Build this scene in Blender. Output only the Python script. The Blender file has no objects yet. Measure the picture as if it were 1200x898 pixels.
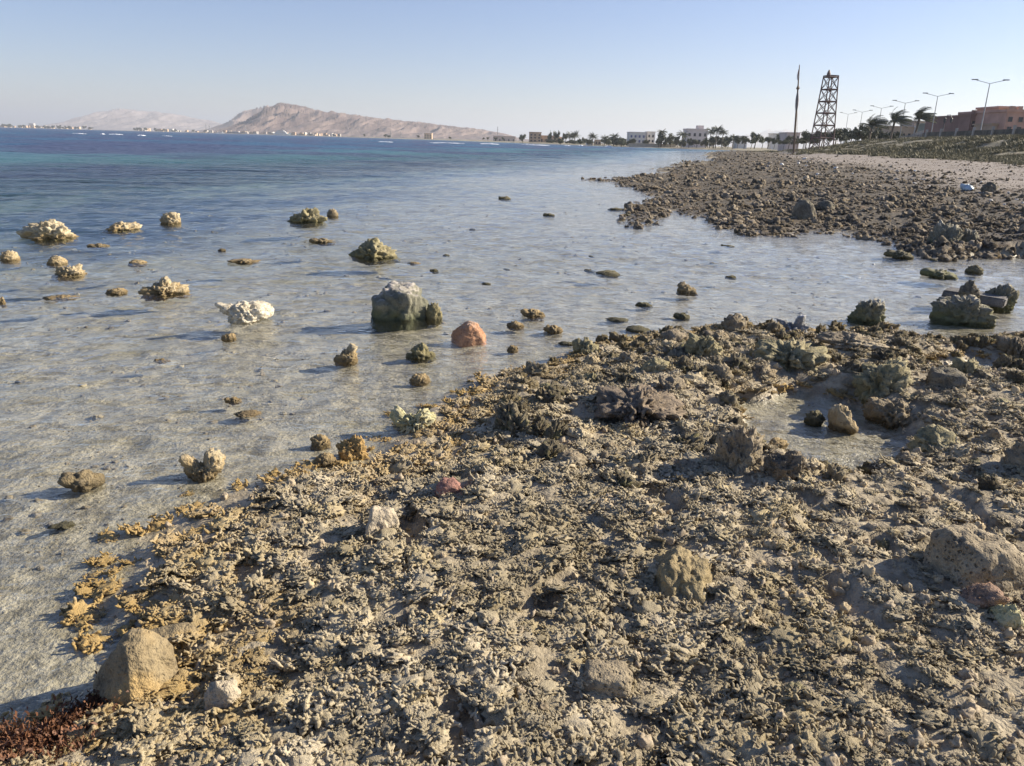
import bpy, bmesh, math, random
import numpy as np
from mathutils import Vector, Matrix

random.seed(7)
rng = np.random.default_rng(7)
S = bpy.context.scene
COL = S.collection
R = math.radians

# ------------------------------------------------------------------ camera
CAM = np.array([0.0, 0.0, 1.65])
PITCH, ROLL, FPX = R(17.5), R(1.55), 900.0
cam_d = bpy.data.cameras.new('camera')
cam_d.lens = 27.0
cam_d.sensor_width = 36.0
cam_d.clip_start = 0.05
cam_d.clip_end = 60000
cam = bpy.data.objects.new('camera', cam_d)
COL.objects.link(cam)
F_ = np.array([0, math.cos(PITCH), -math.sin(PITCH)])
r0 = np.array([1.0, 0, 0]); u0 = np.array([0, math.sin(PITCH), math.cos(PITCH)])
R_ = math.cos(ROLL) * r0 + math.sin(ROLL) * u0
U_ = -math.sin(ROLL) * r0 + math.cos(ROLL) * u0
cam.matrix_world = Matrix(((R_[0], U_[0], -F_[0], CAM[0]), (R_[1], U_[1], -F_[1], CAM[1]),
                           (R_[2], U_[2], -F_[2], CAM[2]), (0, 0, 0, 1)))
S.camera = cam

# ------------------------------------------------------------------ sky, sun, exposure
SUN_EL, SUN_AZ = R(27), R(76)
w = bpy.data.worlds.new('World'); S.world = w; w.use_nodes = True
wn = w.node_tree
sky = wn.nodes.new('ShaderNodeTexSky'); sky.sky_type = 'NISHITA'; sky.sun_disc = False
sky.sun_elevation = SUN_EL; sky.sun_rotation = SUN_AZ
sky.air_density = 1.0; sky.dust_density = 0.25; sky.ozone_density = 2.0; sky.altitude = 0
bg = wn.nodes['Background']; bg.inputs['Strength'].default_value = 0.053
tnt = wn.nodes.new('ShaderNodeMix'); tnt.data_type = 'RGBA'; tnt.blend_type = 'MULTIPLY'; tnt.inputs[0].default_value = 1
tnt.inputs[7].default_value = (.93, .93, 1.16, 1); wn.links.new(sky.outputs[0], tnt.inputs[6]); wn.links.new(tnt.outputs[2], bg.inputs[0])
sd = bpy.data.lights.new('sun', 'SUN'); sd.energy = 4.3; sd.angle = R(0.53); sd.color = (1.0, 0.89, 0.72)
sun = bpy.data.objects.new('sun', sd); COL.objects.link(sun)
SV = Vector((math.cos(SUN_EL) * math.sin(SUN_AZ), math.cos(SUN_EL) * math.cos(SUN_AZ), math.sin(SUN_EL)))
sun.rotation_euler = SV.to_track_quat('Z', 'Y').to_euler(); sun.location = (30, 10, 30)
S.view_settings.view_transform = 'Standard'; S.view_settings.look = 'None'
S.view_settings.exposure = 1.2; S.view_settings.gamma = 1.0
S.render.engine = 'CYCLES'
S.cycles.max_bounces = 6; S.cycles.transparent_max_bounces = 12; S.cycles.volume_bounces = 0
S.cycles.use_denoising = True

# ------------------------------------------------------------------ pixel helpers (photograph is 1200 x 898)
def ray(px, py):
    return F_ + (px - 600) / FPX * R_ + (449 - py) / FPX * U_
def gp(px, py, z=0.0):
    d = ray(px, py); t = (z - CAM[2]) / d[2]
    return CAM + d * t
def at(px, py, Y):
    d = ray(px, py); return CAM + d * (Y / d[1])

# ------------------------------------------------------------------ numpy noise
_P = np.random.default_rng(3).permutation(256); _P = np.concatenate([_P, _P, _P])
_G3 = np.random.default_rng(4).normal(size=(256, 3)); _G3 /= np.linalg.norm(_G3, axis=1)[:, None]
_A = np.random.default_rng(5).uniform(0, 2 * math.pi, 256); _G2 = np.stack([np.cos(_A), np.sin(_A)], 1)
def noise2(x, y):
    xi = np.floor(x).astype(int); yi = np.floor(y).astype(int)
    xf = x - xi; yf = y - yi; xi &= 255; yi &= 255
    u = xf ** 3 * (xf * (xf * 6 - 15) + 10); v = yf ** 3 * (yf * (yf * 6 - 15) + 10)
    def g(ix, iy, fx, fy):
        h = _P[_P[ix & 255] + (iy & 255)]
        return _G2[h, 0] * fx + _G2[h, 1] * fy
    a = g(xi, yi, xf, yf); b = g(xi + 1, yi, xf - 1, yf); c = g(xi, yi + 1, xf, yf - 1); d = g(xi + 1, yi + 1, xf - 1, yf - 1)
    return ((a + u * (b - a)) * (1 - v) + (c + u * (d - c)) * v) * 1.5
def noise3(p):
    i = np.floor(p).astype(int); f = p - i; i &= 255
    u = f ** 3 * (f * (f * 6 - 15) + 10)
    out = 0
    for dx in (0, 1):
        for dy in (0, 1):
            for dz in (0, 1):
                h = _P[_P[_P[(i[:, 0] + dx) & 255] + ((i[:, 1] + dy) & 255)] + ((i[:, 2] + dz) & 255)]
                g = _G3[h]
                dot = g[:, 0] * (f[:, 0] - dx) + g[:, 1] * (f[:, 1] - dy) + g[:, 2] * (f[:, 2] - dz)
                wgt = (u[:, 0] if dx else 1 - u[:, 0]) * (u[:, 1] if dy else 1 - u[:, 1]) * (u[:, 2] if dz else 1 - u[:, 2])
                out = out + wgt * dot
    return out * 1.5
def fbm2(x, y, o=4, l=2.1, g=0.5):
    s = 0; a = 1.0
    for k in range(o):
        s = s + a * noise2(x + 17.3 * k, y - 9.1 * k); x = x * l; y = y * l; a *= g
    return s
def fbm3(p, o=4, l=2.1, g=0.5):
    s = 0; a = 1.0
    for k in range(o):
        s = s + a * noise3(p + 13.7 * k); p = p * l; a *= g
    return s
def sm(x, a, b):
    t = np.clip((x - a) / (b - a), 0, 1); return t * t * (3 - 2 * t)
def sdf(x, y, poly):
    poly = np.asarray(poly, float); n = len(poly)
    best = np.full(x.shape, 1e30); ins = np.zeros(x.shape, bool)
    for k in range(n):
        ax, ay = poly[k]; bx, by = poly[(k + 1) % n]
        ex, ey = bx - ax, by - ay; L2 = ex * ex + ey * ey + 1e-12
        t = np.clip(((x - ax) * ex + (y - ay) * ey) / L2, 0, 1)
        dd = (x - ax - t * ex) ** 2 + (y - ay - t * ey) ** 2
        best = np.minimum(best, dd)
        c = ((ay > y) != (by > y)) & (x < ex * (y - ay) / (ey if ey != 0 else 1e-12) + ax)
        ins ^= c
    return np.where(ins, 1, -1) * np.sqrt(best)

# ------------------------------------------------------------------ shore outlines (world metres)
def pix(lst): return [tuple(gp(a, b)[:2]) for a, b in lst]
POLY_A = [(-3.5, -6), (-2.4, -0.5)] + pix([(0, 885), (60, 862), (105, 838), (122, 800), (128, 760), (130, 700), (165, 645), (205, 605), (250, 582), (295, 556),
     (350, 545), (400, 545), (425, 528), (450, 512), (470, 492), (515, 470), (560, 442), (610, 432), (645, 418), (700, 406), (760, 396), (815, 386), (860, 380),
     (930, 388), (1000, 386), (1060, 390), (1090, 396), (1130, 402), (1165, 392), (1200, 388)]) + [(7, 8.2), (10, 9.5), (14, 10.6), (60, 10.2), (60, -6)]
POLY_B = [(60, 10.9), (14, 11.2)] + pix([(1200, 299), (1150, 300), (1100, 303), (1078, 297), (1050, 284), (1010, 277), (985, 270), (960, 272), (940, 268), (915, 276),
     (890, 276), (865, 267), (835, 258), (800, 250), (785, 246), (765, 254), (742, 265), (735, 258), (758, 244), (772, 234), (758, 224), (725, 215), (706, 211),
     (745, 208), (775, 204), (800, 198), (830, 193), (850, 188), (838, 182), (842, 179)])
for px, d in [(872, 265), (885, 300), (860, 335), (800, 385), (740, 440), (690, 510), (630, 600), (590, 720), (540, 1000), (440, 1500), (330, 2200), (240, 3000), (120, 3600), (0, 3900), (-250, 4300)]:
    POLY_B.append(((px - 600) / 858 * d, d))
POLY_B += [(-9000, 7000), (-14000, 26000), (26000, 26000), (26000, 10.9)]
POOLS = [pix([(872, 474), (930, 464), (985, 470), (1040, 500), (1062, 522), (1012, 548), (960, 562), (925, 548), (900, 515)]),
         pix([(1085, 434), (1130, 424), (1200, 428), (1215, 440), (1180, 448), (1120, 447)]),
         pix([(375, 520), (420, 512), (432, 535), (400, 552), (372, 545)])]
_Ys = [0, 24, 56, 95, 170, 260]
def Xs(Y): return np.interp(Y, _Ys, [9, 15, 25, 33, 56, 84])
def Xt(Y): return np.interp(Y, [0, 41, 57, 94, 110, 200, 260], [17, 27, 33, 40, 40, 66, 92])
def Xc(Y): return np.interp(Y, [0, 90, 133, 170, 260], [36, 58, 64, 80, 116])

def terrain(x, y):
    """height and zone fields of the ground"""
    x = np.asarray(x, float); y = np.asarray(y, float)
    r = np.hypot(x, y)
    wob = 0.16 * fbm2(x * 2.1, y * 2.1, 3) + np.clip(r / 60, 0, 1) * 0.5 * fbm2(x * .5, y * .5, 3)
    dA = sdf(x, y, POLY_A) + wob * 0.8
    dB = sdf(x, y, POLY_B) + wob * np.clip(r / 12, .6, 6)
    dsh = np.maximum(dA, dB)
    dep = np.maximum(-dsh, 0)
    bed = -(0.015 + 0.055 * dep ** 0.85 * np.clip(dep / (dep + .4), 0, 1) + 0.018 * np.clip(dep - 6, 0, 900) ** 1.2)
    bed = np.maximum(bed, -12)
    bed = bed + 0.018 * fbm2(x * 3.5, y * 3.5, 3) * np.clip(dep * 2, 0.2, 1)
    # near coral flat
    lump = fbm2(x * 1.1 + 4, y * 1.1, 4)
    A = 0.05 * sm(dA, 0, .25) + 0.09 * sm(dA, .1, 1.3) + 0.042 * lump * sm(dA, 0, .7) + 0.020 * fbm2(x * 5.5, y * 5.5, 3)
    A = A + 0.10 * sm(x - 0.25 * y, 1.0, 3.5) * sm(dA, 0.2, 2)
    hol = sm(noise2(x * 3.7 + 20, y * 3.7 - 7), 0.40, 0.60) * sm(dA, .2, .6)
    A = A - 0.04 * hol
    A = np.maximum(A, 0.008 + 0.01 * noise2(x * 9, y * 9))
    for k, P in enumerate(POOLS):
        dC = sdf(x, y, P) + 0.10 * fbm2(x * 3 + k, y * 3, 3)
        t = sm(dC, -0.26, 0.02)
        A = A * (1 - t) + (-0.022 + 0.014 * fbm2(x * 5, y * 5, 3)) * t
    # far rubble flat, beach, bank
    q = np.clip(r / 40, .5, 1.5)
    Bz = 0.035 + 0.10 * sm(dB, 0, 4) + (0.075 * fbm2(x * .4, y * .4, 4) + 0.04 * fbm2(x * 2.3, y * 2.3, 3)) * sm(dB, 0, 1.2) * q
    near = 1 - sm(y, 225, 300)
    bw = 1.2 * fbm2(x * .12, y * .12, 3)
    tb = sm(x + bw * 2, Xs(y) - 4, Xs(y) + 2) * near; rise = np.clip((x - Xs(y)) / np.clip(2 + .25 * y, 4, 40) + 1, 0, 1) * near
    tt = sm(x, Xs(y), Xt(y)) * near
    tc = sm(x + bw * 1.5, Xt(y), Xc(y)) * near
    B = Bz * (1 - tb) + (0.20 + 0.03 * fbm2(x * .9, y * .9, 3)) * tb + .5 * rise + .45 * tt + 2.4 * tc + 0.25 * tc * (1 - tc) * 4 * fbm2(x * .25, y * .25, 3)
    fl = sm(y, 225, 300) * sm(dB, 2, 50)
    B = B + fl * (0.7 + 0.4 * fbm2(x * .02, y * .02, 3))
    inA = sm(dA, -.06, .06); inB = sm(dB, -.1, .15)
    h = bed * (1 - np.maximum(inA, inB)) + np.where(dA > dB, A * inA, B * inB)
    grass = np.maximum(near * sm(x + bw, Xt(y) - 2.0, Xt(y) + 1.5), sm(y, 170, 235) * sm(dB, 4, 16)) * sm(dB, 0, 5)
    sand = tb * (1 - grass)
    return h, dA, dB, sand, grass

def Hz(x, y): return float(terrain(np.array([x]), np.array([y]))[0][0])
def ground_at(px, py):
    z = 0.1
    for _ in range(6):
        p = gp(px, py, z); z = max(Hz(p[0], p[1]), 0.0)
    p[2] = z
    return p

# ------------------------------------------------------------------ material helpers
def newmat(name):
    m = bpy.data.materials.new(name); m.use_nodes = True
    nt = m.node_tree; return m, nt, nt.nodes['Principled BSDF']
def N(nt, t, **kw):
    n = nt.nodes.new(t)
    for k, v in kw.items():
        if k in ('ins',):
            for a, b in v.items(): n.inputs[a].default_value = b
        else: setattr(n, k, v)
    return n
def noise_tex(nt, co, scale, detail=4, rough=.55, dist=0.0):
    n = N(nt, 'ShaderNodeTexNoise'); n.inputs['Scale'].default_value = scale; n.inputs['Detail'].default_value = detail
    n.inputs['Roughness'].default_value = rough; n.inputs['Distortion'].default_value = dist
    if co is not None: nt.links.new(co, n.inputs['Vector'])
    return n.outputs['Fac']
def vor_tex(nt, co, scale, feature='F1'):
    n = N(nt, 'ShaderNodeTexVoronoi', feature=feature); n.inputs['Scale'].default_value = scale
    nt.links.new(co, n.inputs['Vector']); return n.outputs['Distance']
def rampf(nt, fac, a, b, inv=False):
    n = N(nt, 'ShaderNodeMapRange', interpolation_type='SMOOTHSTEP'); n.inputs['From Min'].default_value = a; n.inputs['From Max'].default_value = b
    if inv: n.inputs['To Min'].default_value = 1; n.inputs['To Max'].default_value = 0
    nt.links.new(fac, n.inputs['Value']); return n.outputs['Result']
def mathn(nt, op, a, b=None):
    n = N(nt, 'ShaderNodeMath', operation=op)
    for k, v in enumerate((a, b)):
        if v is None: continue
        if isinstance(v, (int, float)): n.inputs[k].default_value = v
        else: nt.links.new(v, n.inputs[k])
    return n.outputs[0]
def mixc(nt, fac, a, b):
    n = N(nt, 'ShaderNodeMix', data_type='RGBA')
    for idx, v in ((0, fac), (6, a), (7, b)):
        if isinstance(v, tuple): n.inputs[idx].default_value = (*v, 1)
        elif isinstance(v, (int, float)): n.inputs[idx].default_value = v
        else: nt.links.new(v, n.inputs[idx])
    return n.outputs[2]
def bump(nt, h, strength, dist, normal=None):
    n = N(nt, 'ShaderNodeBump'); n.inputs['Strength'].default_value = strength; n.inputs['Distance'].default_value = dist
    nt.links.new(h, n.inputs['Height'])
    if normal is not None: nt.links.new(normal, n.inputs['Normal'])
    return n.outputs[0]
def geo(nt): return nt.nodes.new('ShaderNodeNewGeometry')
def objco(nt): return nt.nodes.new('ShaderNodeTexCoord').outputs['Object']
def attr(nt, name):
    n = N(nt, 'ShaderNodeAttribute', attribute_name=name); return n.outputs['Fac']
def sepz(nt, v):
    n = N(nt, 'ShaderNodeSeparateXYZ'); nt.links.new(v, n.inputs[0]); return n.outputs
MATS = {}
def plain(name, col, rough=.8, var=.25, scale=3.0, bumpd=0.0):
    if name in MATS: return MATS[name]
    m, nt, b = newmat(name); co = objco(nt)
    f = noise_tex(nt, co, scale, 4)
    c = mixc(nt, rampf(nt, f, .3, .7), tuple(x * (1 - var) for x in col), tuple(min(1, x * (1 + var * .6)) for x in col))
    nt.links.new(c, b.inputs['Base Color']); b.inputs['Roughness'].default_value = rough
    if bumpd: nt.links.new(bump(nt, noise_tex(nt, co, scale * 6, 4), .8, bumpd), b.inputs['Normal'])
    MATS[name] = m; return m

def make_ground_mat():
    m, nt, b = newmat('ground_sand_and_reef'); pos = geo(nt).outputs['Position']
    sand, grass, bedm, reefB = attr(nt, 'sand'), attr(nt, 'grass'), attr(nt, 'bed'), attr(nt, 'farreef')
    n1 = noise_tex(nt, pos, 9, 6, .65); n2 = noise_tex(nt, pos, 45, 4, .6); n3 = noise_tex(nt, pos, 1.3, 4); n4 = noise_tex(nt, pos, .13, 5, .6)
    reef = mixc(nt, rampf(nt, n1, .35, .65), (.23, .19, .125), (.42, .355, .245))
    reef = mixc(nt, rampf(nt, n3, .56, .74), reef, (.40, .33, .23))
    reef = mixc(nt, mathn(nt, 'MULTIPLY', rampf(nt, n2, .5, .7), .5), reef, (.16, .13, .09))
    fr = mixc(nt, rampf(nt, n1, .35, .65), (.05, .043, .031), (.145, .118, .082))
    fr = mixc(nt, rampf(nt, n3, .55, .7), fr, (.15, .10, .055))
    c = mixc(nt, reefB, reef, fr)
    sd_ = mixc(nt, rampf(nt, n1, .3, .7), (.24, .205, .17), (.37, .32, .27))
    sd_ = mixc(nt, rampf(nt, n3, .5, .66), sd_, (.17, .135, .10))
    c = mixc(nt, sand, c, sd_)
    gr = mixc(nt, rampf(nt, n1, .3, .7), (.17, .155, .095), (.30, .265, .185))
    gr = mixc(nt, rampf(nt, n3, .56, .66), gr, (.30, .25, .19))
    c = mixc(nt, grass, c, gr)
    bd = mixc(nt, rampf(nt, n1, .34, .62), (.20, .175, .12), (.47, .42, .31))
    bd = mixc(nt, mathn(nt, 'MULTIPLY', rampf(nt, n2, .50, .64), .55), bd, (.14, .125, .085))
    bd = mixc(nt, mathn(nt, 'MULTIPLY', rampf(nt, n3, .45, .7), .5), bd, (.30, .26, .15))
    deep = attr(nt, 'deep')
    weed = mathn(nt, 'MULTIPLY', rampf(nt, n4, .40, .52), deep)
    bd = mixc(nt, weed, bd, (.030, .035, .05))
    c = mixc(nt, bedm, c, bd)
    nt.links.new(c, b.inputs['Base Color']); b.inputs['Roughness'].default_value = .85
    wet = attr(nt, 'wet')
    rr = mathn(nt, 'SUBTRACT', .9, mathn(nt, 'MULTIPLY', wet, .55)); nt.links.new(rr, b.inputs['Roughness'])
    h = mathn(nt, 'ADD', mathn(nt, 'MULTIPLY', n1, 1.0), mathn(nt, 'MULTIPLY', n2, .35))
    nt.links.new(bump(nt, h, 1.0, .035), b.inputs['Normal'])
    return m

def make_coral_mat():
    m, nt, b = newmat('dead_branching_coral'); g = geo(nt); pos = g.outputs['Position']; co = objco(nt)
    n1 = noise_tex(nt, pos, 6, 4); n2 = noise_tex(nt, pos, 60, 4, .65); n3 = noise_tex(nt, pos, 1.4, 3)
    oi = nt.nodes.new('ShaderNodeObjectInfo').outputs['Random']
    c = mixc(nt, rampf(nt, n1, .3, .7), (.35, .295, .19), (.53, .455, .32))
    c = mixc(nt, rampf(nt, oi, .75, 1.0), c, (.30, .255, .17))
    c = mixc(nt, mathn(nt, 'MULTIPLY', rampf(nt, oi, .0, .2, True), .7), c, (.44, .355, .19))
    c = mixc(nt, mathn(nt, 'MULTIPLY', rampf(nt, n2, .5, .68), .45), c, (.22, .18, .115))
    c = mixc(nt, mathn(nt, 'MULTIPLY', rampf(nt, n3, .52, .7), .5), c, (.42, .33, .16))
    c = mixc(nt, mathn(nt, 'MULTIPLY', rampf(nt, noise_tex(nt, pos, .55, 3), .46, .62), .6), c, (.25, .205, .12))
    z = sepz(nt, pos)[2]
    low = rampf(nt, mathn(nt, 'ADD', z, mathn(nt, 'MULTIPLY', mathn(nt, 'SUBTRACT', n1, .5), .08)), .02, .115, True)
    c = mixc(nt, mathn(nt, 'MULTIPLY', low, .8), c, (.38, .245, .07))
    nt.links.new(c, b.inputs['Base Color']); b.inputs['Roughness'].default_value = .88
    nt.links.new(bump(nt, noise_tex(nt, co, 170, 4, .6), 1.0, .006), b.inputs['Normal'])
    return m

def rock_mat(name, c1, c2, c3=None, cap=None, algae=None, pit=.5, pscale=14., orange=None, bumpd=.02, rnd=None):
    """porous rock; c1/c2 base tones, c3 dark stain, cap colour on upward faces, algae colour near the waterline"""
    if name in MATS: return MATS[name]
    m, nt, b = newmat(name); g = geo(nt); pos = g.outputs['Position']; co = objco(nt)
    n1 = noise_tex(nt, co, 5, 5, .6); n2 = noise_tex(nt, co, 28, 5, .65); v = vor_tex(nt, co, pscale * 2.2)
    c = mixc(nt, rampf(nt, n1, .33, .67), c1, c2)
    c = mixc(nt, mathn(nt, 'MULTIPLY', rampf(nt, n2, .5, .66), .6), c, c3 or tuple(x * .4 for x in c1))
    n3 = noise_tex(nt, co, 110, 3, .7)
    c = mixc(nt, mathn(nt, 'MULTIPLY', rampf(nt, n3, .52, .66), .45), c, c3 or tuple(x * .4 for x in c1))
    c = mixc(nt, mathn(nt, 'MULTIPLY', rampf(nt, n3, .30, .42, True), .35), c, tuple(min(1, x * 1.35) for x in c2))
    if orange: c = mixc(nt, mathn(nt, 'MULTIPLY', rampf(nt, noise_tex(nt, co, 3.3, 4), .5, .62), .8), c, orange)
    if rnd:
        oi = nt.nodes.new('ShaderNodeObjectInfo').outputs['Random']
        c = mixc(nt, rampf(nt, oi, .62, .95), c, rnd); c = mixc(nt, mathn(nt, 'MULTIPLY', rampf(nt, oi, .0, .3, True), .6), c, tuple(x * .5 for x in c1))
    if cap:
        nz = sepz(nt, g.outputs['Normal'])[2]
        oz = sepz(nt, nt.nodes.new('ShaderNodeTexCoord').outputs['Generated'])[2]
        f = mathn(nt, 'ADD', mathn(nt, 'MULTIPLY', nz, .45), mathn(nt, 'ADD', mathn(nt, 'MULTIPLY', oz, .8), mathn(nt, 'ADD', mathn(nt, 'MULTIPLY', n1, .8), mathn(nt, 'MULTIPLY', n2, .7))))
        c = mixc(nt, mathn(nt, 'MULTIPLY', rampf(nt, f, 1.6, 2.0), .85), c, cap)
    if algae:
        z = sepz(nt, pos)[2]
        lo = rampf(nt, mathn(nt, 'ADD', z, mathn(nt, 'MULTIPLY', mathn(nt, 'SUBTRACT', n1, .5), .3)), .0, .2, True)
        c = mixc(nt, mathn(nt, 'MULTIPLY', lo, .8), c, algae)
        wetb = rampf(nt, mathn(nt, 'ADD', z, mathn(nt, 'MULTIPLY', mathn(nt, 'SUBTRACT', n2, .5), .06)), .012, .045, True)
        c = mixc(nt, mathn(nt, 'MULTIPLY', wetb, .65), c, tuple(x * .3 for x in algae))
    nt.links.new(c, b.inputs['Base Color']); b.inputs['Roughness'].default_value = .9
    pf = rampf(nt, v, .0, .35)
    h = mathn(nt, 'ADD', mathn(nt, 'MULTIPLY', pf, pit), mathn(nt, 'ADD', mathn(nt, 'MULTIPLY', n2, .9), mathn(nt, 'MULTIPLY', n3, .3)))
    nt.links.new(bump(nt, h, 1.0, bumpd), b.inputs['Normal'])
    MATS[name] = m; return m

def make_water_mat():
    m = bpy.data.materials.new('sea_water'); m.use_nodes = True; nt = m.node_tree; nt.nodes.clear()
    out = N(nt, 'ShaderNodeOutputMaterial'); g = geo(nt); pos = g.outputs['Position']
    mp = N(nt, 'ShaderNodeMapping'); mp.inputs['Rotation'].default_value = (0, 0, R(-12)); mp.inputs['Scale'].default_value = (.55, 1, 1)
    nt.links.new(pos, mp.inputs[0]); p = mp.outputs[0]
    a0 = noise_tex(nt, pos, 15.0, 3, .6, .6); a = noise_tex(nt, p, 6.0, 3, .55, .5); bb = noise_tex(nt, p, 2.0, 3, .5, .3); cc = noise_tex(nt, p, .45, 2, .5)
    open_ = attr(nt, 'open')
    h = mathn(nt, 'ADD', mathn(nt, 'ADD', mathn(nt, 'MULTIPLY', a0, .015), mathn(nt, 'MULTIPLY', a, .03)), mathn(nt, 'MULTIPLY', bb, .03))
    h2 = mathn(nt, 'MULTIPLY', mathn(nt, 'ADD', mathn(nt, 'MULTIPLY', cc, .7), mathn(nt, 'MULTIPLY', bb, .15)), open_)
    h = mathn(nt, 'ADD', h, h2)
    nrm = bump(nt, h, 1.0, 1.0)
    vm = N(nt, 'ShaderNodeVectorMath', operation='DOT_PRODUCT'); nt.links.new(nrm, vm.inputs[0]); nt.links.new(g.outputs['Incoming'], vm.inputs[1])
    ca = mathn(nt, 'MINIMUM', mathn(nt, 'ADD', mathn(nt, 'ABSOLUTE', vm.outputs['Value']), mathn(nt, 'ADD', .02, mathn(nt, 'MULTIPLY', open_, .15))), 1.0)   # unresolved wavelets steepen the mean slope
    fres = mathn(nt, 'ADD', .02, mathn(nt, 'MULTIPLY', .98, mathn(nt, 'POWER', mathn(nt, 'SUBTRACT', 1.0, ca), 5.0)))
    gl = N(nt, 'ShaderNodeBsdfGlossy'); nt.links.new(mathn(nt, 'ADD', .05, mathn(nt, 'MULTIPLY', open_, .27)), gl.inputs['Roughness']); gl.inputs['Color'].default_value = (1, 1, 1, 1); nt.links.new(nrm, gl.inputs['Normal'])
    tr = N(nt, 'ShaderNodeBsdfTransparent')
    dep = attr(nt, 'depth')
    tint = mixc(nt, rampf(nt, dep, 0, 1.6), (.97, .98, .96), (.55, .85, .86)); nt.links.new(tint, tr.inputs[0])
    df = N(nt, 'ShaderNodeBsdfDiffuse')
    far = noise_tex(nt, pos, .035, 4, .6)
    body = mixc(nt, rampf(nt, dep, .8, 4.5), (.075, .175, .19), (.03, .10, .18))
    body = mixc(nt, mathn(nt, 'MULTIPLY', rampf(nt, far, .42, .56), .8), body, (.048, .050, .11))
    nt.links.new(body, df.inputs[0])
    ms = N(nt, 'ShaderNodeMixShader'); nt.links.new(rampf(nt, dep, .3, 2.4), ms.inputs[0]); nt.links.new(tr.outputs[0], ms.inputs[1]); nt.links.new(df.outputs[0], ms.inputs[2])
    m2 = N(nt, 'ShaderNodeMixShader'); nt.links.new(fres, m2.inputs[0]); nt.links.new(ms.outputs[0], m2.inputs[1]); nt.links.new(gl.outputs[0], m2.inputs[2])
    nt.links.new(m2.outputs[0], out.inputs['Surface'])
    return m

# ------------------------------------------------------------------ mesh helpers
def link(o, parent=None):
    COL.objects.link(o)
    if parent is not None: o.parent = parent
    return o
def mesh_np(name, V, Fq, smooth=True):
    """V (n,3) array, Fq (m,k) int array of equal-sized faces"""
    me = bpy.data.meshes.new(name); V = np.asarray(V, np.float32); Fq = np.asarray(Fq, np.int32); k = Fq.shape[1]
    me.vertices.add(len(V)); me.vertices.foreach_set('co', V.ravel())
    me.loops.add(Fq.size); me.loops.foreach_set('vertex_index', Fq.ravel())
    me.polygons.add(len(Fq)); me.polygons.foreach_set('loop_start', np.arange(0, Fq.size, k, dtype=np.int32))
    me.polygons.foreach_set('loop_total', np.full(len(Fq), k, np.int32))
    me.update(calc_edges=True); me.validate()
    if smooth: me.polygons.foreach_set('use_smooth', np.ones(len(me.polygons), bool))
    return me
def set_attr(me, name, vals):
    a = me.attributes.new(name, 'FLOAT', 'POINT'); a.data.foreach_set('value', np.asarray(vals, np.float32))
def tag(o, label=None, cat=None, group=None, kind=None):
    if label: o['label'] = label
    if cat: o['category'] = cat
    if group: o['group'] = group
    if kind: o['kind'] = kind
    return o
class MB:
    """collects boxes, bars and tubes into one mesh"""
    def __init__(s): s.v = []; s.f = []
    def add(s, vs, fs):
        o = len(s.v); s.v += [tuple(x) for x in vs]; s.f += [tuple(i + o for i in q) for q in fs]; return s
    def box(s, x0, x1, y0, y1, z0, z1):
        return s.add([(x0, y0, z0), (x1, y0, z0), (x1, y1, z0), (x0, y1, z0), (x0, y0, z1), (x1, y0, z1), (x1, y1, z1), (x0, y1, z1)],
                     [(0, 3, 2, 1), (4, 5, 6, 7), (0, 1, 5, 4), (1, 2, 6, 5), (2, 3, 7, 6), (3, 0, 4, 7)])
    def tube(s, pts, rad, n=6):
        pts = [Vector(p) for p in pts]; rad = rad if isinstance(rad, (list, tuple)) else [rad] * len(pts); vs = []; fs = []
        for i, p in enumerate(pts):
            d = (pts[min(i + 1, len(pts) - 1)] - pts[max(i - 1, 0)]).normalized()
            a = d.cross(Vector((0, 0, 1)) if abs(d.z) < .9 else Vector((1, 0, 0))).normalized(); b = d.cross(a)
            for k in range(n):
                t = 2 * math.pi * k / n; vs.append(p + (a * math.cos(t) + b * math.sin(t)) * rad[i])
        for i in range(len(pts) - 1):
            for k in range(n): fs.append((i * n + k, i * n + (k + 1) % n, (i + 1) * n + (k + 1) % n, (i + 1) * n + k))
        fs.append(tuple(range(n - 1, -1, -1))); fs.append(tuple((len(pts) - 1) * n + k for k in range(n)))
        return s.add(vs, fs)
    def bar(s, a, b, w): return s.tube([a, b], w * .6, 4)
    def build(s, name, mat, parent=None, smooth=False):
        me = bpy.data.meshes.new(name); me.from_pydata(s.v, [], s.f); me.update()
        if smooth:
            for p in me.polygons: p.use_smooth = True
        me.materials.append(mat); return link(bpy.data.objects.new(name, me), parent)
def empty(name, loc, rz=0.0):
    o = bpy.data.objects.new(name, None); o.location = loc; o.rotation_euler = (0, 0, rz); return link(o)
def copy_tree(o, parent=None):
    c = o.copy(); COL.objects.link(c); c.parent = parent
    for ch in [x for x in o.children]: copy_tree(ch, c)
    return c
_ICO = {}
def ico(sub):
    if sub not in _ICO:
        bm = bmesh.new(); bmesh.ops.create_icosphere(bm, subdivisions=sub, radius=1)
        V = np.array([v.co[:] for v in bm.verts]); V /= np.linalg.norm(V, axis=1)[:, None]
        _ICO[sub] = (V, np.array([[v.index for v in f.verts] for f in bm.faces])); bm.free()
    return _ICO[sub]

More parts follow.
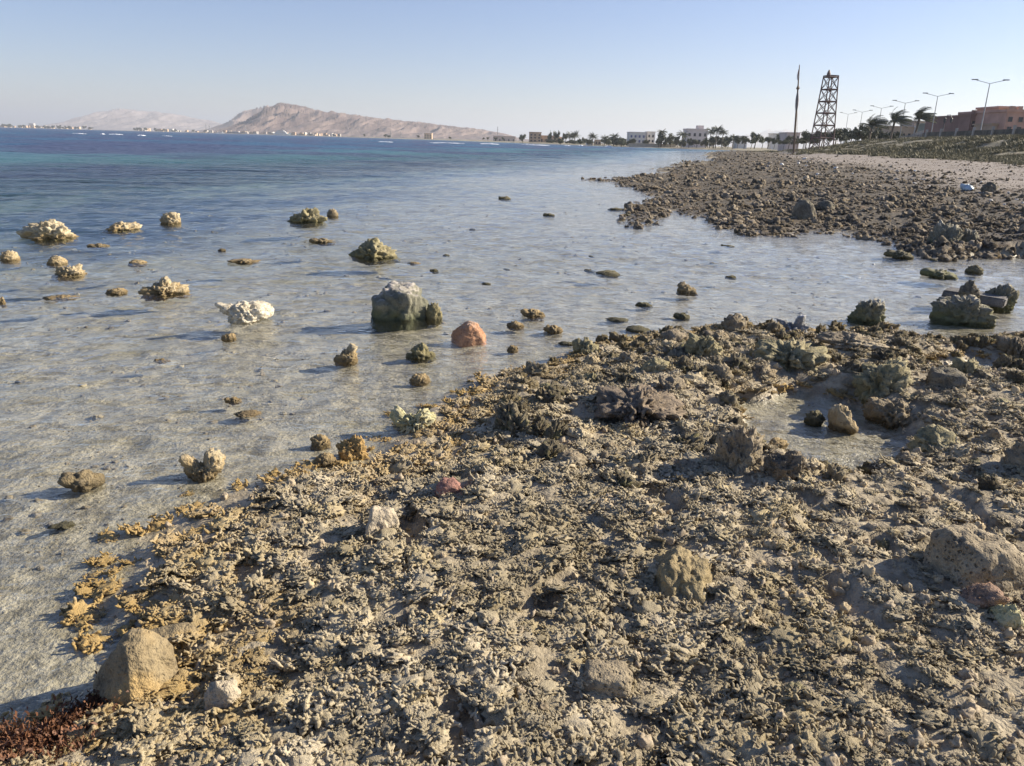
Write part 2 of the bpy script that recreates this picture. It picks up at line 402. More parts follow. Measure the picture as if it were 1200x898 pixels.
# ------------------------------------------------------------------ the ground, one grid cut into the pieces of the setting
MG = make_ground_mat()
def polar_grid(n_ang, half, radii, cy=-3.0):
    a = np.linspace(-half, half, n_ang); rr, aa = np.meshgrid(radii, a, indexing='ij')
    return rr * np.sin(aa), cy + rr * np.cos(aa)
def geom(a, b, step):
    n = int(math.log(b / a) / step); return np.geomspace(a, b, n, endpoint=False)
rad = np.concatenate([geom(1.6, 3.6, .03), geom(3.6, 13, .0042), geom(13, 60, .0075), geom(60, 400, .012), geom(400, 26000, .05), [27000]])
GX, GY = polar_grid(560, R(60), rad)
gx, gy = GX.ravel(), GY.ravel()
gh, gdA, gdB, gsand, ggrass = terrain(gx, gy)
nr, na = GX.shape
idx = np.arange(nr * na).reshape(nr, na)
quads = np.stack([idx[:-1, :-1].ravel(), idx[:-1, 1:].ravel(), idx[1:, 1:].ravel(), idx[1:, :-1].ravel()], 1)
fx = lambda arr: arr[quads].mean(1)
fdA, fdB, fsand, fgrass, fY = fx(gdA), fx(gdB), fx(gsand), fx(ggrass), fx(gy)
zone = np.zeros(len(quads), int)
zone[(fdA > 0) & (fdA >= fdB)] = 1
zone[(fdB > 0) & (fdB > fdA)] = 2
zone[(zone == 2) & (fsand > .5)] = 3
zone[(zone == 2) & (fY > 235)] = 5
zone[((zone == 2) | (zone == 3)) & (fgrass > .5)] = 4
bedv = 1 - np.maximum(sm(gdA, -.05, .05), sm(gdB, -.1, .1))
bedv = np.maximum(bedv, sm(-gh, -.012, .004) * (gdA > 0)); deep = sm(-np.maximum(gdA, gdB), 5, 11); farreef = sm(gdB - gdA, -.5, .5) * (1 - bedv)
for zi, nm in enumerate(['seabed', 'coral_reef_flat', 'rubble_flat', 'beach', 'grassy_bank', 'far_shore_ground']):
    q = quads[zone == zi]
    if not len(q): continue
    u, inv = np.unique(q, return_inverse=True); q2 = inv.reshape(q.shape)
    me = mesh_np(nm, np.stack([gx[u], gy[u], gh[u]], 1), q2)
    for an, av in (('sand', gsand), ('grass', ggrass), ('bed', bedv), ('deep', deep), ('farreef', farreef), ('wet', sm(-gh, -.06, 0))): set_attr(me, an, av[u])
    me.materials.append(MG); tag(link(bpy.data.objects.new(nm, me)), kind='structure')

# ------------------------------------------------------------------ water
rw = np.concatenate([geom(1.6, 3.6, .03), geom(3.6, 45, .0055), geom(45, 400, .011), geom(400, 26000, .07)])
WX, WY = polar_grid(560, R(60), rw); wx, wy = WX.ravel(), WY.ravel()
wh, wdA, wdB, _, _ = terrain(wx, wy)
nr, na = WX.shape; idx = np.arange(nr * na).reshape(nr, na)
q = np.stack([idx[:-1, :-1].ravel(), idx[:-1, 1:].ravel(), idx[1:, 1:].ravel(), idx[1:, :-1].ravel()], 1)
q = q[(wh[q].min(1) < .06)]
u, inv = np.unique(q, return_inverse=True); q2 = inv.reshape(q.shape)
def waves(x, y, h):
    c_, s_ = math.cos(R(-14)), math.sin(R(-14)); X = c_ * x - s_ * y; Y = s_ * x + c_ * y
    X = X + .15 * noise2(x * .7, y * .7); r = np.hypot(x, y); f = .25 + .75 * sm(-h, .02, .16)
    ri = lambda n: 1 - 2 * np.abs(n)
    z = f * .0150 * noise2(X * 3.4, Y * 6.2) * (1 - sm(r, 14, 30)) + f * .0230 * ri(noise2(X * 1.25 + 5, Y * 2.7)) * (1 - sm(r, 40, 80)) + f * .020 * noise2(X * .55, Y * 1.2)
    o = sm(r, 12, 60)
    return z + o * .11 * noise2(X * .22, Y * .5 + 3) * sm(-h, .1, .6) + sm(r, 50, 200) * .25 * noise2(X * .06, Y * .15) * sm(-h, .3, 1.2) - .004
me = mesh_np('sea_water', np.stack([wx[u], wy[u], waves(wx[u], wy[u], wh[u])], 1), q2)
set_attr(me, 'depth', -wh[u]); set_attr(me, 'open', sm(-np.maximum(wdA, wdB)[u], 3, 34))
me.materials.append(make_water_mat()); tag(link(bpy.data.objects.new('sea_water', me)), kind='structure')

# ------------------------------------------------------------------ rocks
def rock_shape(seed, lobes=None, sub=4, namp=.22, nfreq=1.6, fine=.10, pit=.0, block=0, dims=(1, 1, 1), sink=.3, facets=None, ridge=.0, sharp=26):
    D, Fc = ico(sub)
    if lobes:
        r = np.zeros(len(D))
        for (cx, cy, cz, cr) in lobes:
            c = np.array([cx, cy, cz]); b = D @ c; disc = b * b - (c @ c) + cr * cr
            r = np.maximum(r, np.where(disc > 0, b + np.sqrt(np.maximum(disc, 0)), 0))
        r = np.maximum(r, .25)
    else: r = np.ones(len(D))
    if facets:
        if isinstance(facets, int):
            fg = np.random.default_rng(seed * 31 + facets); nn = fg.normal(size=(facets, 3)); nn /= np.linalg.norm(nn, axis=1)[:, None]; fl = [(*q, fg.uniform(.62, .95)) for q in nn] + [(0, 0, -1, .6)]
        else: fl = facets
        acc = np.full(len(D), (1 / 1.35) ** sharp)
        for (fx_, fy_, fz_, fd) in fl:
            c = np.array([fx_, fy_, fz_]); c = c / np.linalg.norm(c); acc = acc + np.maximum((D @ c) / fd, 0) ** sharp
        rf = acc ** (-1.0 / sharp)
        r = np.minimum(r * 1.25, rf) if lobes else rf
    if block: r = r * (np.abs(D) ** block).sum(1) ** (-1.0 / block)
    P = D * r[:, None]; off = seed * 7.31
    n = fbm3(P * nfreq + off, 3) * namp + fbm3(P * nfreq * 3.3 + off + 50, 3) * fine
    if pit: n = n - pit * sm(noise3(P * 4.2 + off + 9), .12, .45) - pit * .5 * sm(noise3(P * 9.5 + off + 3), .1, .4)
    if ridge: n = n + ridge * (np.abs(noise3(P * 3.1 + off + 31)) * -1.4 + .3) + ridge * .6 * (np.abs(noise3(P * 7.3 + off + 61)) * -1.4 + .3) + ridge * .45 * (np.abs(noise3(P * 15 + off + 81)) * -1.4 + .3)
    P = P + D * n[:, None]
    P[:, 2] = np.where(P[:, 2] < -.45, -.45 + (P[:, 2] + .45) * .15, P[:, 2])
    x0, x1 = P[:, 0].min(), P[:, 0].max(); y0, y1 = P[:, 1].min(), P[:, 1].max(); z1 = P[:, 2].max(); z0 = P[:, 2].min()
    P[:, 0] = (P[:, 0] - (x0 + x1) / 2) / (x1 - x0) * dims[0]; P[:, 1] = (P[:, 1] - (y0 + y1) / 2) / (y1 - y0) * dims[1]
    P[:, 2] = ((P[:, 2] - z0) / (z1 - z0) * (1 + sink) - sink) * dims[2]
    return P, Fc

TAN, TAN2 = (.44, .36, .22), (.60, .52, .36)
RM = {
    'tan': rock_mat('tan_coral_rock', TAN, TAN2, (.17, .13, .08), algae=(.30, .21, .09)),
    'dark': rock_mat('dark_weathered_coral_rock', (.13, .115, .085), (.25, .22, .16), (.05, .045, .035), algae=(.13, .115, .05)),
    'brown': rock_mat('brown_coral_rock', (.24, .19, .125), (.38, .32, .22), (.09, .07, .05), algae=(.20, .15, .07)),
    'white': rock_mat('bleached_coral_rock', (.58, .51, .37), (.74, .68, .54), (.34, .25, .13), pscale=22, pit=.9),
    'greentan': rock_mat('algae_tinged_coral_rock', (.24, .21, .11), (.38, .33, .20), (.11, .10, .055), algae=(.19, .165, .07)),
    'boulder': rock_mat('green_boulder_with_salt_cap', (.14, .14, .10), (.23, .22, .16), (.06, .06, .045), cap=(.56, .51, .45), algae=(.10, .11, .05), pit=.25),
    'cap': rock_mat('dark_rock_with_pale_crust', (.15, .14, .10), (.25, .235, .17), (.06, .055, .04), cap=(.50, .46, .37), algae=(.16, .16, .06)),
    'silver': rock_mat('silvery_coral_rock', (.22, .22, .21), (.36, .36, .35), (.09, .09, .09), cap=(.72, .72, .72)),
    'brick': rock_mat('worn_orange_stone', (.40, .20, .10), (.50, .28, .16), (.22, .10, .05), cap=(.54, .40, .30), pit=.15),
    'red': rock_mat('red_stone', (.34, .16, .12), (.45, .25, .19), (.16, .08, .06), pit=.2),
    'ochre': rock_mat('ochre_coral', (.40, .25, .085), (.50, .34, .14), (.18, .11, .04), pit=.8, pscale=20),
    'lime': rock_mat('pale_green_coral_rock', (.46, .43, .22), (.60, .55, .36), (.22, .20, .09), pit=.7),
    'granite': rock_mat('coarse_brown_stone', (.23, .175, .095), (.33, .26, .15), (.10, .08, .05), pit=.15, pscale=30, orange=(.42, .29, .12)),
    'pale': rock_mat('smooth_pale_stone', (.44, .37, .26), (.54, .46, .34), (.30, .25, .17), pit=.1),
    'olive': rock_mat('olive_sandstone', (.25, .19, .095), (.34, .27, .145), (.14, .11, .055), pit=.2),
    'porous': rock_mat('porous_grey_brown_stone', (.26, .21, .135), (.38, .315, .21), (.12, .095, .065), pit=1.0, pscale=26),
    'darkbrown': rock_mat('dark_brown_porous_coral', (.15, .115, .078), (.27, .21, .145), (.06, .046, .032), pit=.7),
    'redbrown': rock_mat('red_brown_stone', (.24, .15, .10), (.34, .23, .16), (.12, .075, .05), pit=.3),
    'duskorange': rock_mat('dark_rock_with_orange_patch', (.13, .105, .075), (.22, .18, .125), (.06, .05, .035), orange=(.46, .30, .14)),
    'slab': rock_mat('grey_concrete_slab', (.13, .125, .12), (.20, .19, .18), (.07, .065, .06), pit=.1),
}
KEEP = []       # footprints of the built rocks, kept clear of rubble
def rock(name, label, box, mat, z=None, group=None, cat='rock', depth=.8, yaw=0.0, sub=4, lobes=None, namp=.20, nfreq=1.7, fine=.17, pit=.12, block=0, sink=.35, wide=1.0, facets=None, ridge=None, hs=1.0, sharp=26):
    x0, y0, x1, y1 = box; xm = (x0 + x1) / 2
    if z is not None: y1 = y1 - .12 * (y1 - y0)
    else: hs = hs * .85
    P = ground_at(xm, y1) if z is None else gp(xm, y1, z)
    v = P - CAM; dist = math.hypot(v[0], v[1]); dr = np.array([v[0], v[1]]) / dist
    wdt = (x1 - x0) / FPX * np.dot(v, F_) * wide
    dpt = wdt * depth
    c = P[:2] + dr * dpt * .45
    ry = ray(xm, y0); t = math.hypot(*(c - CAM[:2])) / math.hypot(ry[0], ry[1]); ht = max(CAM[2] + ry[2] * t - P[2], .01) * hs
    seed = abs(hash((round(x0), round(y0)))) % 997
    if ridge is None: ridge = .11 if pit >= .1 else 0
    V, Fc = rock_shape(seed, lobes, sub, namp, nfreq, fine, pit, block, (wdt, dpt, ht), sink, facets, ridge, sharp)
    me = mesh_np(name, V, Fc); me.materials.append(RM[mat])
    o = bpy.data.objects.new(name, me); o.location = (c[0], c[1], P[2]); o.rotation_euler = (0, 0, math.atan2(-dr[0], dr[1]) + yaw)
    KEEP.append((c[0], c[1], max(wdt, dpt) * .42))
    return tag(link(o), label, cat, group)
L2 = [(0, 0, 0, .8), (-.9, 0, .3, .55), (.7, 0, -.1, .6)]
W0 = 0.0
# stones standing in the shallow water, left half
rock('coral_rock', 'wide tan coral rock with flat overhanging top, largest of the tan rocks in shallow water', (25, 257, 90, 285), 'tan', W0, lobes=[(0, 0, 0, .6), (-.95, 0, .38, .42), (-.5, 0, .3, .5), (.35, 0, .42, .45), (.8, 0, -.05, .5)], pit=.14, sub=5, facets=13)
rock('coral_rock', 'low tan coral rock with raised right end between two other tan rocks in water', (121, 259, 166, 274), 'tan', W0, lobes=[(0, 0, 0, .7), (-.8, 0, 0, .5), (.8, 0, .35, .42)], sub=5, facets=13)
rock('coral_rock', 'small pinkish tan coral rock with a knob on its top in shallow water', (187, 248, 212, 265), 'tan', W0, lobes=[(0, 0, 0, .8), (.45, 0, .7, .4)], sub=5, facets=13)
rock('coral_rock', 'small tan coral rock with a squared left shoulder at the water beside a double rock', (0, 293, 23, 308), 'tan', W0)
rock('coral_rock', 'rounded tan coral rock standing just behind a longer tan rock, touching it', (56, 299, 79, 313), 'tan', W0, namp=.15)
rock('coral_rock', 'long double humped tan coral rock with a smaller rock touching behind it', (60, 309, 101, 328), 'tan', W0, lobes=[(0, 0, 0, .6), (-.6, 0, .1, .6), (.65, 0, .25, .55)], sub=5, facets=13)
rock('coral_rock', 'peaked tan rock with white ridge and dark hollow in shallow water', (165, 324, 224, 351), 'tan', W0, lobes=[(0, 0, .1, .6), (.1, 0, .75, .3), (-.7, 0, -.1, .5), (.8, 0, .0, .45), (.5, 0, .4, .3)], namp=.2, pit=.25, sub=5)
rock('coral_boulder', 'bleached white coral boulder of rough texture with pointed left end in shallow water', (255, 350, 322, 384), 'white', W0, lobes=[(0, 0, 0, .75), (-.75, 0, .4, .35), (-1.05, 0, .62, .2), (.55, 0, .2, .6)], namp=.12, fine=.12, pit=.10, ridge=.06, sub=5, sink=.15, hs=.9)
rock('coral_rock', 'double humped yellowish coral rock with a small grey stone beside it in water', (337, 243, 384, 265), 'greentan', W0, lobes=[(0, 0, 0, .7), (-.6, 0, .15, .6), (.65, 0, .25, .5)], pit=.15, sub=5, facets=13)
rock('sea_stone', 'small grey pointed stone beside the double humped yellowish rock', (383, 244, 397, 256), 'brown', W0)
rock('coral_rock', 'green tinged tan coral mound with peaked top in open shallow water', (408, 278, 471, 308), 'greentan', W0, lobes=[(0, 0, 0, .8), (.1, 0, .5, .45), (-.7, 0, 0, .4), (.75, 0, -.2, .5)], pit=.12, sub=5)
rock('boulder', 'big green grey boulder with whitish salt crusted top standing in shallow water', (432, 331, 508, 384), 'boulder', W0, facets=[(-1, -.1, .12, .92), (-.2, -1, .08, .8), (.55, -.9, .1, .86), (1, -.2, .22, .9), (-.45, -.15, .9, .80), (.1, -.15, 1, .78), (.65, -.1, .75, .88), (0, 1, .3, .8), (.8, .6, .3, .9), (-.8, .6, .3, .9), (0, 0, -1, .5)], namp=.10, fine=.07, pit=.05, ridge=.07, sub=5, depth=.85)
rock('coral_rock', 'yellow brown coral lump leaning against the big green boulder', (498, 354, 519, 379), 'greentan', W0, pit=.2)
rock('stone', 'smooth orange stone with pale tip in the water next to the big boulder', (528, 374, 571, 404), 'brick', W0, facets=[(-.7, -.3, .7, .62), (.75, -.2, .6, .66), (.1, -.9, .45, .7), (0, .8, .5, .7), (0, 0, -1, .5), (-1, -.3, 0, .85), (1, 0, .1, .85), (.1, -.1, 1, .74)], namp=.10, fine=.05, pit=.03, sub=5, sharp=12, hs=.88)
rock('coral_rock', 'jagged tan coral rock in the water in front of the big green boulder', (391, 403, 420, 428), 'tan', W0, lobes=[(0, 0, 0, .7), (.4, 0, .7, .4), (-.6, 0, -.2, .5)], pit=.25)
rock('coral_rock', 'mossy tan coral rock in the water between big boulder and reef', (475, 401, 512, 424), 'greentan', W0, lobes=[(0, 0, 0, .7), (.2, 0, .5, .5), (-.7, 0, -.2, .4), (.8, 0, -.2, .5)], pit=.2)
rock('coral_rock', 'tan two horned coral rock in clear water beside the coral shore', (213, 527, 266, 566), 'tan', W0, lobes=[(0, 0, -.2, .55), (-.85, 0, .55, .3), (-.5, 0, .15, .4), (.6, 0, .35, .55), (.2, 0, -.2, .5)], namp=.14, pit=.14, sub=5)
GS = 'small stones poking out of the shallow water'
GSL = 'small tan coral stone poking out of the shallow water'
for b in [(105, 283, 127, 292), (152, 302, 171, 312), (0, 343, 6, 358), (56, 344, 89, 353), (126, 335, 148, 346), (261, 388, 276, 400), (365, 276, 391, 287), (481, 434, 503, 451), (270, 302, 303, 310),
          (612, 358, 637, 373), (595, 373, 613, 386), (638, 377, 658, 391), (595, 402, 607, 413), (478, 306, 492, 311), (256, 290, 264, 295), (182, 418, 198, 426), (265, 463, 282, 474), (277, 482, 305, 490),
          (365, 504, 386, 527), (370, 525, 392, 548)]:
    rock('sea_stone', GSL, b, 'tan' if b[1] > 300 else 'brown', W0, GS, sub=4, pit=.2, hs=.7, wide=1.2, lobes=random.choice([None, L2, L2]), sink=.6)
GD = 'small dark stones in the shallow water'
for b in [(585, 226, 599, 235), (637, 247, 650, 254), (519, 296, 527, 301), (504, 312, 514, 320), (550, 266, 557, 270), (697, 313, 728, 325), (685, 313, 698, 320), (745, 350, 764, 361), (790, 361, 807, 375),
          (850, 320, 863, 327), (844, 285, 860, 290), (1090, 301, 1098, 306), (1112, 313, 1122, 318), (710, 370, 735, 378), (735, 379, 760, 390), (655, 398, 672, 405), (690, 298, 696, 302), (565, 330, 575, 334), (590, 313, 597, 317), (60, 611, 86, 622), (713, 241, 731, 247), (730, 248, 740, 254)]:
    rock('dark_sea_stone', 'small dark stone low in the shallow water', b, 'dark', W0, GD, sub=3, pit=.2, hs=.5, wide=1.15, lobes=random.choice([None, L2, L2]), sink=.8)
rock('coral_rock', 'brown weed covered stone barely breaking the clear water near the coral shore', (72, 551, 122, 577), 'brown', W0, lobes=L2)
rock('coral_rock', 'small craggy brown pyramid rock alone in the inlet water', (792, 330, 818, 346), 'brown', W0, lobes=[(0, 0, 0, .7), (-.3, 0, .6, .35), (.6, 0, -.1, .5)])
# inlet, right half
rock('coral_rock', 'rounded dark coral head on the edge of the reef against the inlet', (844, 364, 875, 388), 'brown', pit=.25)
rock('coral_rock', 'forked silvery white coral rock on the edge of the reef', (908, 363, 947, 393), 'silver', lobes=[(0, 0, -.1, .7), (-.6, 0, .35, .35), (-.9, 0, .5, .22), (.55, 0, .75, .35), (.8, 0, .2, .4)], pit=.15, sub=5)
rock('coral_rock', 'craggy dark coral rock with pale vertical streaks in inlet water near the reef edge', (988, 349, 1035, 382), 'cap', W0, facets=[(-.8, 0, .6, .7), (1, 0, .05, .85), (0, -1, .1, .7), (-.1, 0, 1, .75), (.3, .9, .3, .8), (0, 0, -1, .5), (-.4, -.9, .2, .8), (.5, -.8, .1, .85)], namp=.16, fine=.18, pit=.16, ridge=.2, sub=5)
rock('coral_boulder', 'large craggy dark coral boulder with pale crest in front of a flat slab', (1089, 345, 1163, 386), 'cap', W0, facets=[(-1, 0, .15, .9), (-.25, -1, .2, .7), (.5, -.85, .25, .75), (.6, 0, .8, .8), (-.2, 0, 1, .72), (.2, 1, .2, .8), (1, .1, .1, .95), (0, 0, -1, .5)], namp=.16, fine=.16, pit=.14, ridge=.18, sub=5, depth=.6)
rock('coral_rock', 'spiky dark coral rock standing on the flat grey slab', (1123, 327, 1147, 350), 'dark', .14, pit=.25, lobes=[(0, 0, 0, .8), (-.1, 0, .7, .4)], sub=4)
rock('coral_rock', 'pale sided coral rock at the right end of the grey slab', (1146, 330, 1188, 364), 'cap', .02, pit=.2, facets=13, ridge=.18, depth=.5, sub=5)
rock('coral_rock', 'flat double coral rock behind the slab in inlet water', (1079, 315, 1121, 328), 'cap', W0, lobes=L2, pit=.2)
rock('coral_rock', 'dark smooth humped stone in the inlet near the far rubble', (1131, 310, 1151, 322), 'dark', W0, namp=.1)
rock('coral_rock', 'low dark reef stone in inlet close to the tall greenish rock', (1036, 293, 1069, 304), 'dark', W0, lobes=L2, pit=.2)
rock('coral_boulder', 'tall greenish coral boulder with pale lit crown on the far waterline', (1085, 257, 1123, 298), 'cap', W0, lobes=[(0, 0, -.1, .9), (0, 0, .6, .5), (.55, 0, .1, .5)], facets=14, pit=.14, ridge=.16, sub=5)
rock('coral_rock', 'narrow coral rock standing right beside the tall greenish boulder', (1121, 267, 1144, 296), 'cap', W0, pit=.25)
rock('stone_block', 'flat topped brownish block lying on the far waterline', (1148, 279, 1177, 294), 'redbrown', W0, block=8, namp=.06, pit=.03)
rock('coral_rock', 'sloping brown coral rock at the right end of far waterline', (1186, 261, 1212, 296), 'brown', W0, pit=.15)
rock('boulder', 'round dark boulder with pale right rim on the far rubble flat', (927, 229, 955, 257), 'dark', namp=.06, fine=.05, depth=.6, sub=4)
rock('boulder', 'low dark boulder beside the round dark boulder on the rubble flat', (957, 233, 978, 246), 'dark', namp=.14)
rock('stone', 'small orange tan stone sitting among dark far rubble', (940, 204, 949, 213), 'pale')
rock('boulder', 'dark rounded boulder at the edge of the pinkish beach sand', (1150, 211, 1168, 222), 'dark', namp=.15)
rock('boulder', 'dark lone boulder on beach sand below the grassy bank', (1150, 184, 1166, 191), 'dark', namp=.15)
# slab
P0 = gp(1140, 362, 0); dirv = P0[:2] / np.linalg.norm(P0[:2])
mb = MB()
bm = bmesh.new(); bmesh.ops.create_cube(bm, size=1); bmesh.ops.scale(bm, vec=(.62, .34, .10), verts=bm.verts)
bmesh.ops.bevel(bm, geom=bm.edges[:], offset=.015, segments=2, affect='EDGES'); bmesh.ops.subdivide_edges(bm, edges=bm.edges[:], cuts=2)
for v in bm.verts: v.co += Vector((random.gauss(0, .003), random.gauss(0, .003), random.gauss(0, .003)))
me = bpy.data.meshes.new('concrete_slab'); bm.to_mesh(me); bm.free(); me.materials.append(RM['slab'])
o = bpy.data.objects.new('concrete_slab', me); o.location = (P0[0] + dirv[0] * .22, P0[1] + dirv[1] * .22, .10); o.rotation_euler = (0, R(1.5), math.atan2(-dirv[0], dirv[1]) - .12)
tag(link(o), 'flat dark grey slab lying in the inlet behind the craggy boulder', 'slab')

# stones on the near coral flat
rock('coral_rock', 'square ochre yellow coral piece at the edge of the reef', (394, 500, 434, 538), 'ochre', facets=11, namp=.16, pit=.14, sink=.5, hs=.85, sub=5, sharp=14)
rock('coral_rock', 'pale lime green coral rock with hollows on the reef edge', (456, 470, 512, 508), 'lime', lobes=[(0, 0, -.2, .6), (-.75, 0, .35, .4), (-.1, 0, .1, .45), (.55, 0, .15, .5)], pit=.3, sub=5)
rock('stone', 'smooth rounded pale stone lying alone on the branching coral', (427, 586, 469, 630), 'pale', namp=.12, fine=.05, pit=0, facets=12, sub=5, depth=1.15, sharp=9)
rock('stone', 'small red stone lodged in the branching coral', (508, 558, 544, 582), 'red', namp=.1, facets=10, sub=4)
rock('boulder', 'ridged brown boulder casting a long shadow over the clear water', (110, 722, 214, 826), 'granite', facets=[(.8, -.5, .35, .52), (-.75, -.62, .35, .5), (-.55, -.1, .9, .62), (.1, .9, .4, .8), (.9, .4, .25, .78), (-.7, .65, .3, .82), (.15, -1, .05, .8), (-.25, -.7, .75, .72), (.35, .1, .95, .74), (0, 0, -1, .5)], namp=.12, fine=.06, pit=.02, depth=.95, yaw=-.35, sub=5, sink=.3, wide=1.0, nfreq=1.2, sharp=9, hs=.95)
rock('flat_stone', 'flat pale stone lying against the back of the ridged brown boulder', (168, 716, 240, 762), 'granite', namp=.12, fine=.06, pit=.03, facets=9, hs=.6)
rock('stone', 'pale angular stone with ochre base beside the ridged brown boulder', (240, 786, 284, 836), 'pale', namp=.12, fine=.06, facets=9)
rock('boulder', 'rounded olive brown boulder in a sandy gap of the coral', (752, 636, 838, 708), 'olive', facets=[(-.9, -.3, .3, .8), (.9, -.2, .3, .85), (0, -1, .35, .75), (.1, -.35, 1, .6), (.3, .2, 1, .66), (0, 1, .3, .8), (-.5, .2, .8, .75), (0, 0, -1, .5)], namp=.16, fine=.07, pit=.04, sub=5, depth=1.2, sharp=10, hs=.8)
rock('flat_stone', 'flat tan slab of coral stone lying on coral rubble', (678, 778, 742, 818), 'porous', namp=.12, fine=.08, pit=.06, block=5)
rock('coral_boulder', 'dark craggy upright coral boulder beside the tidal puddle', (832, 484, 897, 556), 'brown', lobes=[(0, 0, 0, .8), (-.35, 0, .5, .5), (.3, 0, .45, .5), (.5, 0, -.3, .5)], facets=11, pit=.12, sub=5, namp=.14, ridge=.18, depth=.8)
rock('coral_rock', 'dark coral rock with an orange broken face next to the upright boulder', (892, 519, 942, 566), 'duskorange', lobes=[(0, 0, 0, .75), (.3, 0, .5, .45), (-.4, 0, .3, .5)], pit=.15, sub=5)
rock('boulder', 'big porous block shaped boulder resting on a red brown stone', (1078, 606, 1180, 694), 'porous', facets=[(1, 0, .12, .95), (-1, 0, .15, .95), (0, -1, .25, .62), (0, 1, .2, .62), (0, .1, 1, .62), (.3, -.5, .8, .78), (-.5, .1, .85, .85), (.7, .1, .7, .9), (0, 0, -1, .5), (.75, -.65, .1, .88), (-.8, -.6, 0, .92)], namp=.05, fine=.04, pit=.05, depth=1.0, yaw=-.6, hs=.9, sub=5, sink=.2, wide=1.0, ridge=.05, sharp=12)
rock('stone', 'red brown angular stone under the end of the big porous boulder', (1116, 678, 1174, 716), 'redbrown', facets=9, namp=.08, sub=4)
rock('stone', 'greenish yellow stone below the red brown stone', (1158, 698, 1197, 738), 'lime', namp=.14, facets=9)
rock('coral_boulder', 'craggy green grey coral boulder rising from the reef near the inlet', (996, 398, 1066, 462), 'greentan', facets=16, namp=.18, fine=.16, pit=.14, sub=5, depth=1.25, ridge=.2, hs=.8)
rock('coral_boulder', 'broad green brown reef mound with dark hollows near the silvery rock', (868, 394, 968, 452), 'greentan', lobes=[(0, 0, 0, .6), (-.8, 0, .1, .55), (.8, 0, .1, .5), (.3, 0, .2, .55)], pit=.18, sub=5, depth=.9, ridge=.22)
rock('coral_rock', 'long ridge of dark coral along the inlet edge', (955, 388, 1040, 412), 'brown', lobes=L2, pit=.15, sub=5, ridge=.2)
rock('coral_rock', 'tan block of coral standing in the tidal puddle', (968, 467, 1004, 506), 'tan', pit=.12, facets=10, ridge=.12, depth=1.0)
rock('coral_rock', 'small dark coral lump beside the tan block in the puddle', (942, 478, 966, 497), 'dark', pit=.2)
rock('coral_rock', 'dark flat rock between two shallow puddles', (1084, 428, 1131, 456), 'dark', block=5, pit=.1)
rock('coral_rock', 'long dark undercut rock at the back of the tidal puddle', (1010, 463, 1084, 502), 'brown', lobes=L2, pit=.2, sub=5)
rock('coral_rock', 'greenish flat topped rock beyond the end of the tidal puddle', (1066, 492, 1122, 528), 'greentan', facets=10, pit=.12, depth=1.2)
rock('coral_boulder', 'dark boulder cut off by the frame casting a broad shadow', (1176, 478, 1250, 560), 'brown', pit=.12, sub=5, facets=12)
rock('coral_rock', 'reddish dark rock on reef edge near the grey slab', (1164, 388, 1212, 424), 'brown', lobes=L2, pit=.3, sub=5)
rock('coral_plate', 'dark raised plate of porous coral with deep hollow under its left side', (688, 452, 806, 508), 'darkbrown', lobes=[(0, 0, 0, .5), (-.8, 0, .2, .45), (.8, 0, .2, .45), (0, 0, .2, .5)], pit=.25, namp=.25, sub=5, depth=1.5, ridge=.25)
rock('coral_rock', 'yellow green coral hump on the reef edge by the rounded dark coral head', (800, 386, 848, 418), 'greentan', lobes=L2, pit=.18, sub=5, ridge=.2)
GL = 'craggy coral lumps on the reef flat'
lumps = []
for k in range(90):
    lumps.append((random.uniform(640, 1230), random.uniform(392, 560)))
for k in range(26):
    lumps.append((random.uniform(860, 1230), random.uniform(560, 880)))
for (x, y) in lumps:
    p = gp(x, y, .1)
    h_, a_, b_, s_, g_ = terrain(p[:1], p[1:2])
    if h_[0] < .05 or any(math.hypot(p[0] - c[0], p[1] - c[1]) < c[2] + .1 for c in KEEP[-200:]): continue
    sz = random.uniform(14, 40) * (0.8 if y > 560 else 1)
    rock('coral_lump', 'craggy brownish coral lump bedded in the reef flat rubble', (x - sz / 2, y - sz * random.uniform(.4, .75), x + sz / 2, y), random.choice(['brown', 'greentan', 'porous', 'brown', 'tan']), None, GL, cat='coral', pit=.15, sub=4, ridge=.22, depth=1.0, lobes=random.choice([None, L2]), facets=random.choice([None, 10]))

